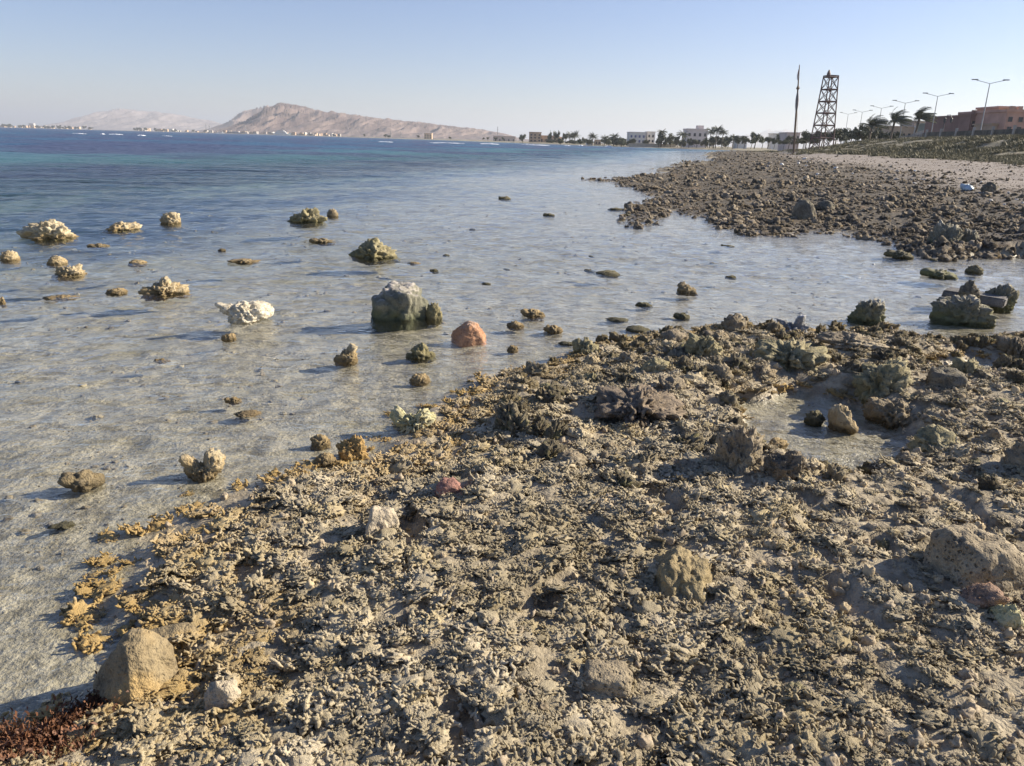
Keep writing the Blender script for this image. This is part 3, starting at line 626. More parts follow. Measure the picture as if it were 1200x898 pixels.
# ------------------------------------------------------------------ branching coral clumps and rubble
def coral_template(seed):
    g = random.Random(seed); V = []; Fq = []
    def limb(p, d, L, r0, r1, depth):
        n, sides = 4, 6; o = len(V); d = d.normalized(); q = p.copy()
        a = d.cross(Vector((.3, .9, .2))).normalized(); b = d.cross(a)
        for i in range(n):
            t = i / (n - 1); rr = (r0 * (1 - t) + r1 * t) * g.uniform(.82, 1.2)
            for k in range(sides):
                an = 2 * math.pi * k / sides; rk = rr * g.uniform(.8, 1.25)
                V.append(tuple(q + (a * math.cos(an) + b * math.sin(an)) * rk))
            if i < n - 1:
                d = (d + Vector((g.gauss(0, .22), g.gauss(0, .22), g.gauss(0, .16)))).normalized(); q = q + d * (L / (n - 1))
        V.append(tuple(q + d * r1 * g.uniform(.6, 1.0)))
        for i in range(n - 1):
            for k in range(sides):
                A, B, C, D = o + i * sides + k, o + i * sides + (k + 1) % sides, o + (i + 1) * sides + (k + 1) % sides, o + (i + 1) * sides + k
                Fq.append((A, B, C)); Fq.append((A, C, D))
        for k in range(sides): Fq.append((o + (n - 1) * sides + k, o + (n - 1) * sides + (k + 1) % sides, o + n * sides))
        if depth > 0:
            for _ in range(g.choice([1, 2, 2, 3])):
                limb(q - d * L * .15, d + Vector((g.gauss(0, .75), g.gauss(0, .75), g.gauss(.1, .45))), L * g.uniform(.55, .9), r1 * .98, r1 * g.uniform(.62, .85), depth - 1)
    nl = g.randint(20, 28)
    for k in range(nl):
        rr = .062 * math.sqrt(g.random()); an = g.uniform(0, 6.283)
        x, y = rr * math.cos(an), rr * math.sin(an)
        d = Vector((x * 9 + g.gauss(0, .7), y * 9 + g.gauss(0, .7), g.uniform(.15, 1.1)))
        r = g.uniform(.0052, .0088)
        limb(Vector((x, y, -.012)), d, g.uniform(.016, .034), r, r * g.uniform(.75, .95), 1)
    P, Fc = rock_shape(seed, None, 3, .35, 2.6, .4, .45, 0, (.12, .12, .020), .9)
    o = len(V); V += [tuple(p) for p in P]; Fq += [tuple(int(i) + o for i in f) for f in Fc]
    return np.array(V), np.array(Fq)
MC = make_coral_mat()
def sources(prefix, items, mat):
    c = bpy.data.collections.new(prefix + '_sources'); obs = []
    for k, (V, Fc) in enumerate(items):
        me = mesh_np('%s_shape_%02d' % (prefix, k), V, Fc); me.materials.append(mat)
        o = bpy.data.objects.new('%s_shape_%02d' % (prefix, k), me); c.objects.link(o); obs.append(o)
    return c, obs
def scatter(name, pts, rot, scl, ix, coll, label=None):
    me = bpy.data.meshes.new(name); me.vertices.add(len(pts)); me.vertices.foreach_set('co', np.asarray(pts, np.float32).ravel())
    for nm, arr in (('rot', rot), ('scl', scl)):
        a = me.attributes.new(nm, 'FLOAT_VECTOR', 'POINT'); a.data.foreach_set('vector', np.asarray(arr, np.float32).ravel())
    a = me.attributes.new('ix', 'INT', 'POINT'); a.data.foreach_set('value', np.asarray(ix, np.int32)); me.update()
    o = link(bpy.data.objects.new(name, me))
    ng = bpy.data.node_groups.new(name + '_scatter', 'GeometryNodeTree')
    ng.interface.new_socket('Geometry', in_out='INPUT', socket_type='NodeSocketGeometry'); ng.interface.new_socket('Geometry', in_out='OUTPUT', socket_type='NodeSocketGeometry')
    gi = ng.nodes.new('NodeGroupInput'); go = ng.nodes.new('NodeGroupOutput'); iop = ng.nodes.new('GeometryNodeInstanceOnPoints')
    ci = ng.nodes.new('GeometryNodeCollectionInfo'); ci.inputs['Collection'].default_value = coll; ci.inputs['Separate Children'].default_value = True; ci.inputs['Reset Children'].default_value = True
    iop.inputs['Pick Instance'].default_value = True
    def na(nm, t):
        n = ng.nodes.new('GeometryNodeInputNamedAttribute'); n.data_type = t; n.inputs['Name'].default_value = nm; return n.outputs['Attribute']
    e2r = ng.nodes.new('FunctionNodeEulerToRotation'); ng.links.new(na('rot', 'FLOAT_VECTOR'), e2r.inputs[0])
    ng.links.new(gi.outputs[0], iop.inputs['Points']); ng.links.new(ci.outputs[0], iop.inputs['Instance']); ng.links.new(na('ix', 'INT'), iop.inputs['Instance Index'])
    ng.links.new(e2r.outputs[0], iop.inputs['Rotation']); ng.links.new(na('scl', 'FLOAT_VECTOR'), iop.inputs['Scale']); ng.links.new(iop.outputs[0], go.inputs[0])
    md = o.modifiers.new('scatter', 'NODES'); md.node_group = ng
    return tag(o, label, None, None, 'stuff')
def in_view(P, m=40):
    v = P - CAM; d = v @ F_; px = 600 + FPX * (v @ R_) / d; py = 449 - FPX * (v @ U_) / d
    return (d > .1) & (px > -m) & (px < 1200 + m) & (py > -m) & (py < 898 + m), d, px, py
def keep_clear(x, y, f=.75):
    ok = np.ones(len(x), bool)
    for cx, cy, cr in KEEP: ok &= (x - cx) ** 2 + (y - cy) ** 2 > (cr * f) ** 2
    return ok
def split_individuals(name, label, group, cat, pts, rot, scl, ix, coll, obs, n=300, stuffname=None, stufflabel=None):
    P = np.asarray(pts); vis, d, px, py = in_view(P, -6)
    score = np.where(vis, scl[:, 0] / d, -1); order = np.argsort(-score); top = order[:n]; rest = order[n:]
    for k in top:
        o = bpy.data.objects.new(name, obs[ix[k]].data); o.location = P[k]; o.rotation_euler = rot[k]; o.scale = scl[k]
        tag(link(o), label, cat, group)
    scatter(stuffname, P[rest], rot[rest], scl[rest], ix[rest], coll, stufflabel)

coral_c, coral_o = sources('coral_clump', [coral_template(100 + k) for k in range(20)], MC)
n = 42000
cy = -0.5 + 9.8 * rng.random(n) ** 1.35
cx = (rng.random(n) * 2 - 1) * (.82 * (cy + 2.2))
h_, dA_, dB_, _, _ = terrain(cx, cy)
fing = cx / (cy + .6)
dens = 1.0 - .38 * sm(fing, .12, .45) * sm(noise2(cx * 1.3, cy * 1.3), -.45, .25)
gap = (noise2(cx * 3.7 + 20, cy * 3.7 - 7) < .47) & (noise2(cx * 6.5 + 3, cy * 6.5) < .55)
ok = (h_ > .018) & (dA_ > -.02) & (rng.random(n) < dens) & gap & keep_clear(cx, cy)
ok |= (h_ > -.05) & (dA_ > -.12) & (dA_ < .05) & (rng.random(n) < .16) & (cy < 6)
cx, cy, h_ = cx[ok], cy[ok], h_[ok]; n = len(cx)
sc = (.38 + .62 * rng.random(n) ** 1.8) * (1 - .2 * sm(cx / (cy + .6), .2, .5)) * (1 + .03 * cy)
scl = np.stack([sc, sc, sc * rng.uniform(.45, .95, n)], 1)
rot = np.stack([rng.normal(0, .2, n), rng.normal(0, .2, n), rng.uniform(0, 6.283, n)], 1)
pts = np.stack([cx, cy, h_ + rng.uniform(-.016, .016, n)], 1)
ix = rng.integers(0, 20, n)
print('coral clumps', n)
split_individuals('coral_clump', 'clump of pale beige branching dead coral on the near reef flat', 'clumps of branching coral paving the near reef flat', 'coral', pts, rot, scl, ix, coral_c, coral_o, 300,
                  'coral_carpet', 'carpet of pale beige branching coral rubble covering the reef flat')

# loose stones between the coral
MP = rock_mat('coral_rubble_stone', (.34, .27, .18), (.54, .45, .32), (.17, .135, .09), pit=.2, pscale=3, bumpd=.002, rnd=(.50, .40, .25))
st = [rock_shape(300 + k, random.choice([None, L2]), 3, .28, 1.7, .22, .2, 0, (1, random.uniform(.6, 1), random.uniform(.45, .8)), .5, 9, .15) for k in range(10)]
def stick(seed):
    g = random.Random(seed); mb_ = MB(); p = Vector((-.5, 0, .05)); pts = [p]; d = Vector((1, 0, 0))
    for i in range(5): d = (d + Vector((0, g.gauss(0, .25), g.gauss(0, .12)))).normalized(); p = p + d * .2; pts.append(p)
    mb_.tube(pts, [.07, .1, .085, .1, .08, .05], 6)
    if g.random() < .7: mb_.tube([pts[3], pts[3] + Vector((.12, g.choice([-1, 1]) * .2, .1)), pts[3] + Vector((.2, g.choice([-1, 1]) * .3, .14))], [.08, .07, .05], 6)
    tri = []
    for f in mb_.f:
        for k in range(1, len(f) - 1): tri.append((f[0], f[k], f[k + 1]))
    return np.array(mb_.v), np.array(tri)
st_bed = list(st); st = st + [stick(k) for k in range(6)]
stone_c, stone_o = sources('rubble_stone', st, MP)
n = 44000
cy = -0.5 + 9.8 * rng.random(n) ** 1.2; cx = (rng.random(n) * 2 - 1) * (.82 * (cy + 2.2)); h_, dA_, _, _, _ = terrain(cx, cy)
fing = cx / (cy + .6); ok = (h_ > .0) & (dA_ > -.05) & (rng.random(n) < .3 + .7 * sm(fing, .05, .4)) & keep_clear(cx, cy, .9)
cx, cy, h_ = cx[ok], cy[ok], h_[ok]; n = len(cx)
sc = .010 + .042 * rng.random(n) ** 3
scatter('loose_rubble', np.stack([cx, cy, h_ + sc * .1], 1), np.stack([rng.normal(0, .4, n), rng.normal(0, .4, n), rng.uniform(0, 6.28, n)], 1), np.stack([sc, sc, sc], 1), rng.integers(0, 16, n), stone_c, 'loose broken coral stones lying between the coral clumps')
print('stones', n)
MSB = rock_mat('seabed_coral_stone', (.16, .13, .085), (.30, .25, .17), (.09, .075, .05), pit=.2, pscale=3, bumpd=.002, rnd=(.34, .29, .19))
bed_c, bed_o = sources('seabed_stone', st_bed, MSB)
# stones on the bed of the shallows
n = 9000
cy = 0.2 + 24 * rng.random(n) ** 1.7; cx = (rng.random(n) * 2 - 1) * (.85 * (cy + 2)); h_, dA_, dB_, _, _ = terrain(cx, cy)
ok = (h_ < -.005) & (h_ > -.7) & (fbm2(cx * .7, cy * .7, 2) > .05); cx, cy, h_ = cx[ok], cy[ok], h_[ok]; n = len(cx)
sc = np.minimum((.012 + .06 * rng.random(n) ** 4) * (1 + cy * .04), .012 + np.abs(h_) * .9)
scatter('seabed_rubble', np.stack([cx, cy, h_], 1), np.stack([rng.normal(0, .3, n), rng.normal(0, .3, n), rng.uniform(0, 6.28, n)], 1), np.stack([sc, sc, sc * .5], 1), rng.integers(0, 10, n), bed_c, 'broken coral stones lying on the seabed under clear shallow water')
# far rubble flat
MF = rock_mat('far_dark_rubble', (.12, .10, .075), (.30, .25, .18), (.055, .047, .036), pit=.6, pscale=6, orange=(.26, .19, .10), rnd=(.36, .30, .22))
ft = [rock_shape(500 + k, random.choice([None, L2, [(0, 0, 0, .7), (.4, 0, .7, .4), (-.5, .2, .3, .4)]]), 3, .4, 1.7, .3, .4, 0, (1, random.uniform(.7, 1), random.uniform(.5, .95)), .4) for k in range(10)]
far_c, far_o = sources('rubble_rock', ft, MF)
n = 130000
cy = np.exp(rng.uniform(math.log(10.5), math.log(230), n)); cx = cy * rng.uniform(-.05, .9, n); h_, dA_, dB_, sa_, gr_ = terrain(cx, cy)
ok = (dB_ > -.25) & (dA_ < dB_) & (rng.random(n) < (1 - .6 * sa_)) & (gr_ < .3) & (rng.random(n) < .40 + .60 * sm(fbm2(cx * .28, cy * .28, 3), -.35, .12)) & keep_clear(cx, cy, .8)
cx, cy, h_, sa_ = cx[ok], cy[ok], h_[ok], sa_[ok]; n = len(cx)
sc = (.03 + .09 * rng.random(n) ** 2 + .30 * rng.random(n) ** 11) * (1 + .006 * np.clip(cy - 12, 0, 120)) * (1 - .4 * sa_) * (.8 + .5 * noise2(cx * .5 + 9, cy * .5))
print('far rocks', n)
split_individuals('rubble_rock', 'dark craggy coral rock among the rubble of the far reef flat', 'dark coral rocks on the far rubble flat', 'rock', np.stack([cx, cy, np.maximum(h_, -.02)], 1), np.stack([rng.normal(0, .25, n), rng.normal(0, .25, n), rng.uniform(0, 6.28, n)], 1),
                  np.stack([sc, sc, sc * rng.uniform(.3, .65, n)], 1), rng.integers(0, 10, n), far_c, far_o, 300, 'rubble_field', 'field of dark coral rubble covering the far reef flat')

# craggy reef rock along the inlet side of the near flat
MCR = rock_mat('craggy_reef_rock', (.17, .14, .09), (.33, .285, .19), (.075, .062, .042), pit=.6, pscale=6, orange=(.30, .27, .12), rnd=(.40, .34, .23), algae=(.22, .16, .06))
ct = [rock_shape(700 + k, random.choice([None, L2, None]), 4, .4, 1.7, .3, .3, 0, (1, random.uniform(.7, 1), random.uniform(.4, .8)), .4, random.choice([None, 12]), .2) for k in range(8)]
crag_c, crag_o = sources('reef_crag', ct, MCR)
n = 5200
cy = rng.uniform(3.2, 10.2, n); cx = cy * rng.uniform(-.15, .85, n); h_, dA_, dB_, _, _ = terrain(cx, cy)
ok = (dA_ > .05) & (dA_ > dB_) & (h_ > .02) & (rng.random(n) < (.10 + .90 * sm(cy - .35 * cx, 3.0, 4.6)) * (.25 + .75 * sm(noise2(cx * .9 + 3, cy * .9), -.3, .25))) & (cx / cy > -.02) & keep_clear(cx, cy, 1.5)
cx, cy, h_ = cx[ok], cy[ok], h_[ok]; n = len(cx)
sc = .05 + .17 * rng.random(n) ** 2.6
print('crags', n)
split_individuals('reef_crag', 'craggy olive brown reef rock beside the tidal puddle and inlet edge', 'craggy reef rocks between the puddle and the inlet', 'rock', np.stack([cx, cy, h_ - .01], 1), np.stack([rng.normal(0, .25, n), rng.normal(0, .25, n), rng.uniform(0, 6.28, n)], 1),
                  np.stack([sc, sc, sc * rng.uniform(.6, 1.1, n)], 1), rng.integers(0, 8, n), crag_c, crag_o, 300, 'reef_crag_field', 'small craggy reef rocks scattered over the inlet side of the flat')
# red seaweed fringe at the near waterline
MW = plain('red_brown_seaweed', (.15, .065, .03), .7, .5, 25)
def weed_shape(seed):
    g = random.Random(seed); V = []; Fq = []
    for k in range(120):
        p = Vector((g.gauss(0, .04), g.gauss(0, .04), 0)); d = Vector((g.gauss(0, .6), g.gauss(0, .6), 1)).normalized(); L = g.uniform(.008, .022); s = d.cross(Vector((g.random(), g.random(), .3))).normalized() * g.uniform(.0012, .003)
        o = len(V); V += [tuple(p - s), tuple(p + s), tuple(p + d * L * .6 + s * 1.6), tuple(p + d * L - s * .6)]; Fq.append((o, o + 1, o + 2, o + 3))
    return np.array(V), np.array(Fq)
weed_c, weed_o = sources('seaweed', [weed_shape(k) for k in range(6)], MW)
ctrl = [(-20, 889), (15, 890), (45, 886), (75, 868), (100, 850), (120, 832)]; wp = []
for k in range(170):
    t = random.random() * (len(ctrl) - 1); i = int(t); f = t - i
    p = gp(ctrl[i][0] * (1 - f) + ctrl[i + 1][0] * f + random.gauss(0, 6), ctrl[i][1] * (1 - f) + ctrl[i + 1][1] * f + random.gauss(0, 6), 0.02); wp.append((p[0], p[1], max(Hz(p[0], p[1]), -.005) + .003))
n = len(wp); scatter('red_seaweed', np.array(wp), np.stack([rng.normal(0, .3, n), rng.normal(0, .3, n), rng.uniform(0, 6, n)], 1), rng.uniform(.6, 1.1, (n, 1)) * np.ones((1, 3)), rng.integers(0, 6, n), weed_c, 'fringe of red brown seaweed along the near waterline')

# ------------------------------------------------------------------ mountains
def mountain_mat(name, c1, c2):
    m, nt, b = newmat(name); pos = geo(nt).outputs['Position']
    mp = N(nt, 'ShaderNodeMapping'); mp.inputs['Scale'].default_value = (1, .3, .6); mp.inputs['Rotation'].default_value = (0, R(35), 0); nt.links.new(pos, mp.inputs[0])
    f = noise_tex(nt, mp.outputs[0], .018, 6, .6); f2 = noise_tex(nt, pos, .0065, 4)
    c = mixc(nt, rampf(nt, f, .38, .62), c1, c2); c = mixc(nt, mathn(nt, 'MULTIPLY', rampf(nt, f2, .5, .65), .5), c, tuple(x * .62 for x in c1))
    nt.links.new(c, b.inputs['Base Color']); b.inputs['Roughness'].default_value = 1
    nt.links.new(bump(nt, f, 1, 14), b.inputs['Normal']); return m
def mountain(name, label, prof, D, depth, mat, gully, seed):
    xs = [p[0] for p in prof]; n1, n2 = 260, 70
    u = np.linspace(xs[0], xs[-1], n1); V = []
    tops = np.array([at(a, np.interp(a, xs, [p[1] for p in prof]), D) for a in u])
    hz = np.maximum(tops[:, 2], 0)
    v = np.linspace(0, 1, n2); X = np.repeat(tops[:, 0], n2); vv = np.tile(v, n1); H = np.repeat(hz, n2)
    Y = D + (vv - .5) * depth
    sh = np.where(vv < .5, np.clip(vv / .5, 0, 1) ** 1.25, np.clip((1 - vv) / .5, 0, 1))
    rid = 1 - np.abs(noise2((X + (.5 - vv) * depth * .55) / gully + seed, Y / (gully * 4))) * 1.6
    rid2 = 1 - np.abs(noise2((X + (.5 - vv) * depth * .55) / gully * 2.3 + seed, Y / (gully * 2))) * 1.6
    Z = H * sh * (1 + (.42 * (rid - .6) + .24 * (rid2 - .6)) * (1 - sh ** 6) * 1.8) + 2
    Z = np.where((vv == 0) | (vv == 1), -5, Z)
    idx = np.arange(n1 * n2).reshape(n1, n2); q = np.stack([idx[:-1, :-1].ravel(), idx[1:, :-1].ravel(), idx[1:, 1:].ravel(), idx[:-1, 1:].ravel()], 1)
    me = mesh_np(name, np.stack([X, Y, Z], 1), q); me.materials.append(mat); return tag(link(bpy.data.objects.new(name, me)), label, None, None, 'structure')
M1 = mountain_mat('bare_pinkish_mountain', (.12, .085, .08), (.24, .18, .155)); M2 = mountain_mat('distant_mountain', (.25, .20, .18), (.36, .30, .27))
mountain('mountain_ridge', 'long bare pinkish ridge behind the harbour town', [(262, 158), (283, 148), (300, 138), (318, 127), (324, 122.5), (332, 122.5), (345, 124), (370, 129), (400, 134), (440, 139), (480, 143), (520, 148), (560, 152), (590, 157), (608, 162), (625, 165)], 3700, 900, M1, 56, 3)
mountain('mountain_shoulder', 'bluish shoulder behind the pinkish ridge', [(240, 158), (268, 148), (283, 137), (298, 128.5), (318, 126), (340, 130), (380, 145), (420, 162)], 5600, 1300, M1, 105, 9)
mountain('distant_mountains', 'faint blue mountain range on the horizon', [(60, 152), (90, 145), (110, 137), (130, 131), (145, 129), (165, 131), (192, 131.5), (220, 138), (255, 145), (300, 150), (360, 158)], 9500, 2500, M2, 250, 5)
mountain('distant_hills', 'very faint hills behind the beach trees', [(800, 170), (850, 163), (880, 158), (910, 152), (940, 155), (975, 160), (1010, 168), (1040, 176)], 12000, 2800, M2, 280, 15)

# ------------------------------------------------------------------ buildings
WHITE = plain('white_plaster', (.72, .68, .62), .85, .12, .3); CREAM = plain('cream_plaster', (.62, .46, .31), .85, .15, .3); BROWN = plain('brown_plaster', (.33, .20, .16), .9, .2, .3)
PINK = plain('reddish_plaster', (.54, .33, .25), .9, .2, .3); GREYG = plain('grey_green_plaster', (.26, .27, .22), .9, .2, .3); GREY = plain('grey_plaster', (.36, .33, .30), .9, .2, .3); TANP = plain('tan_plaster', (.46, .33, .23), .9, .2, .3)
GLASS = plain('dark_window_glass', (.03, .035, .05), .15, .2, 2); BLUEG = plain('blue_shade_awning', (.12, .14, .26), .6, .2, 2); WOOD = plain('weathered_wood', (.16, .11, .075), .8, .3, 8); STEEL = plain('rusty_painted_steel', (.16, .10, .085), .6, .35, 2)
GALV = plain('galvanised_steel', (.30, .31, .32), .45, .15, 2); CONC = plain('fence_post_concrete', (.42, .38, .33), .9, .2, 2)
def building(name, label, px0, px1, ytop, ybase, D, mat, rows=2, cols=3, deep=10, merlon=False, group=None, yaw=0, cat='building', wcol=None, roofbox=False, rmat=None, mtop=True):
    a, b = at(px0, ybase, D), at(px1, ybase, D); t = at((px0 + px1) / 2, ytop, D); base = (a + b) / 2
    W = (b - a)[0] * 1.0; H = t[2] - base[2]; zb = base[2]
    o = empty(name, (base[0], base[1], zb), yaw); tag(o, label, cat, group)
    MB().box(-W / 2, W / 2, 0, deep, -4, H).build('wall', mat, o)
    pr = MB(); th = max(.25, H * .03); ph = H * .06
    pr.box(-W / 2 - th, W / 2 + th, -th, th, H * .985, H + ph); pr.box(-W / 2 - th, W / 2 + th, deep - th, deep + th, H * .985, H + ph)
    pr.box(-W / 2 - th, -W / 2 + th, th, deep - th, H * .986, H + ph * .99); pr.box(W / 2 - th, W / 2 + th, th, deep - th, H * .986, H + ph * .99)
    pa = pr.build('parapet', rmat or mat, o)
    if merlon:
        nm = max(4, int(W / 1.3))
        for k in range(nm):
            x = -W / 2 + (k + .5) * W / nm; MB().box(x - W / nm * .28, x + W / nm * .28, -th * .9, th * .9, H + ph - .02, H + ph + .55).build('merlon', mat, pa)
    for r in range(rows):
        for c in range(cols):
            x = -W / 2 + (c + .5) * W / cols + random.uniform(-.05, .05) * W / cols; z = H * (.14 + r * .84 / rows); ww = min(W / cols * .45, 1.6); wh = H * .84 / rows * .5
            f = MB(); f.box(x - ww / 2 - .12, x + ww / 2 + .12, -.07, .05, z - .12, z + wh + .12)
            fo = f.build('window', rmat or mat, o); MB().box(x - ww / 2, x + ww / 2, -.1, .02, z, z + wh).build('pane', wcol or GLASS, fo)
    if roofbox: MB().box(W * .05, W * .35, deep * .3, deep * .7, H, H * 1.28).build('roof_room', mat, o)
    return o
building('fortress_building', 'dark reddish brown crenellated building beside the road lamp', 1121, 1170, 137, 166, 165, BROWN, 2, 6, 14, True)
building('stair_tower', 'squat crenellated brown tower in front of the brown building', 1132, 1140, 134.5, 166, 160, BROWN, 2, 1, 4, True)
building('hotel_building', 'lit brick red building with crenellated top at the right end', 1172, 1228, 131, 172, 150, PINK, 3, 5, 16, True)
building('hotel_upper_block', 'pinkish upper block behind the brick red building with a railing', 1164, 1188, 126.5, 160, 170, PINK, 3, 3, 8)
building('hotel_wing', 'red plaster wing with columns between brown and brick red buildings', 1158, 1174, 146, 170, 152, TANP, 1, 2, 6)
building('low_building', 'low grey green building beside the curved twin lantern', 1098, 1123, 145.5, 166, 178, GREYG, 1, 4, 10)
building('cream_building', 'low cream building lit by the sun between the windblown palms', 1040, 1074, 149, 166, 210, CREAM, 1, 5, 12)
building('grey_tower_house', 'grey plastered tower house behind the right windblown palm', 1068, 1082, 143, 166, 215, GREY, 2, 2, 8)
building('white_house', 'small bright white house next to the grey tower house', 1080, 1088, 149, 166, 205, WHITE, 1, 2, 6)
building('white_house', 'small white house behind the dense roadside trees', 1029, 1036, 142, 166, 260, WHITE, 2, 2, 6)
building('white_house', 'pinkish white house right behind the tall leaning pole', 921, 936, 156, 170, 330, plain('pinkish_plaster', (.62, .5, .44), .9, .15, .3), 2, 3, 10)
building('white_house', 'low long white house behind trees left of the leaning pole', 864, 875, 160, 170, 420, WHITE, 1, 3, 10)
building('white_house', 'tiny white house with flat roof between pole and trees', 905, 912, 157, 168, 420, WHITE, 1, 2, 8)
building('white_villa', 'white and blue shaded two storey villa on the bay shore', 737, 756, 155.5, 169, 520, WHITE, 2, 4, 12, wcol=BLUEG)
building('white_villa', 'narrow white tower villa right of the blue shaded villa', 758, 767, 155, 169, 525, WHITE, 2, 2, 10)
building('white_villa', 'pink white villa with grey shaded front above the beach trees', 804, 828, 152, 170, 480, plain('pale_pink_plaster', (.66, .58, .54), .9, .1, .3), 2, 4, 12, roofbox=True)
building('garden_wall', 'low cream wall along the shore in front of the white villas', 737, 792, 168.6, 170.3, 470, plain('cream_wall', (.55, .47, .36), .9, .15, .5), 0, 0, 1, cat='wall')
building('brown_house', 'tan three storey house with dark openings on the bay shore', 620, 634, 155.5, 167.5, 760, TANP, 3, 3, 14)
building('tan_house', 'lower tan house joined behind the three storey tan house', 632, 655, 159.5, 168, 765, TANP, 1, 4, 14)
building('tan_house', 'tan flat house half hidden by shore trees', 648, 660, 161, 168, 780, CREAM, 1, 3, 10)
building('tan_house', 'low pinkish warehouse at the foot of the ridge end', 578, 604, 160, 167, 1100, plain('pale_tan', (.58, .46, .38), .9, .1, .2), 1, 5, 20)
building('beach_hut', 'small white hut among the palms of the bay shore', 687, 694, 165, 169.2, 560, WHITE, 1, 2, 5)
building('beach_hut', 'pinkish hut beneath the palms of the bay shore', 697, 704, 164, 169.6, 560, CREAM, 1, 2, 5)
building('cream_house', 'cream house on the point under the ridge', 497, 506, 156.5, 163.5, 1500, CREAM, 2, 3, 14)
def hor(px): return 148.9 + .0267 * px
town = [WHITE, GREY, CREAM, TANP, GREY, TANP, plain('pale_tan', (.58, .46, .38))]
for k in range(130):
    px = random.choice([random.uniform(0, 105), random.uniform(150, 262), random.uniform(262, 400), random.uniform(262, 400)]); D = np.interp(px, [0, 240, 330, 440], [4050, 3150, 2500, 1800]) + random.uniform(20, 250)
    wd = random.uniform(1.6, 5); hh = random.uniform(1.1, 3.3); yb = hor(px) + .2
    building('town_house', 'tiny pale house of the town along the far shore', px - wd / 2, px + wd / 2, yb - hh, yb, D, random.choice(town), random.choice([1, 2]), random.choice([2, 3]), 14, group='houses of the far harbour town')
building('town_house', 'larger white building standing out in the far left shore town', 34, 40, 145, 150, 4060, WHITE, 2, 3, 14)
for k, (px, hh) in enumerate([(242, 10), (246, 9.5), (288, 9), (583, 16), (458, 8), (312, 5), (470, 7)]):
    D = np.interp(px, [0, 240, 330, 440, 600], [4050, 3100, 2450, 1750, 1150]); b = at(px, hor(px), D); t = at(px, hor(px) - hh, D)
    mbm = MB().tube([(0, 0, -2), (0, 0, t[2] - b[2])], D * .00035, 5)
    for q in (.5, .75): mbm.box(-D * .0009, D * .0009, -.3, .3, (t[2] - b[2]) * q, (t[2] - b[2]) * q + D * .0003)
    o = mbm.build('radio_mast', GALV); o.location = b
    tag(o, 'tall thin mast rising above the tan flat house at the ridge end' if px == 583 else 'thin mast rising above the far harbour town', 'mast', None if px == 583 else 'masts of the far harbour')
# boats in the harbour
HULL = plain('white_hull_paint', (.75, .76, .78), .4, .08, .3); HULLB = plain('dark_hull_paint', (.05, .06, .10), .5, .2, .3); HULLC = plain('pale_blue_hull_paint', (.45, .55, .60), .5, .1, .3)
def boat(label, px, wpx, D, hull, group=None, decks=2):
    b = at(px, hor(px), D); W = wpx / 900 * D; o = empty('ferry_boat', (b[0], b[1], 0)); tag(o, label, 'boat', group); hb = W * .09
    vs = []; 
    for z, sx in ((-.6, .86), (hb, 1.0)):
        vs += [(-W / 2 * sx, -W * .09, z), (W * .32 * sx, -W * .09, z), (W / 2 * sx, 0, z + (hb * .25 if z > 0 else 0)), (W * .32 * sx, W * .09, z), (-W / 2 * sx, W * .09, z)]
    MB().add(vs, [(4, 3, 2, 1, 0), (5, 6, 7, 8, 9), (0, 1, 6, 5), (1, 2, 7, 6), (2, 3, 8, 7), (3, 4, 9, 8), (4, 0, 5, 9)]).build('hull', hull, o)
    for k in range(decks):
        dk = MB().box(-W * (.40 - .07 * k), W * (.24 - .07 * k), -W * .07, W * .07, hb + k * W * .055, hb + (k + 1) * W * .055 - .02).build('deck_house', HULL, o)
        MB().box(-W * (.38 - .07 * k), W * (.22 - .07 * k), -W * .072, -W * .069, hb + (k + .4) * W * .055, hb + (k + .75) * W * .055).build('window_band', GLASS, dk)
    MB().tube([(0, 0, hb), (0, 0, hb + W * .26)], W * .006, 5).build('mast', GALV, o)
    return o
boat('white ferry moored at the left end of the harbour', 259, 9, 2900, HULL); boat('pale blue ship moored under the ridge', 331, 20, 2350, HULLC, decks=3)
boat('dark hulled long ship moored between the white ferry and the pale ship', 276, 18, 2800, HULLB, decks=1)
for px, wd in [(300, 6), (312, 5), (352, 9), (362, 7), (290, 5), (378, 5)]: boat('small boat moored in the far harbour', px, wd, 2400, random.choice([HULL, HULLB]), 'small boats of the far harbour', 1)
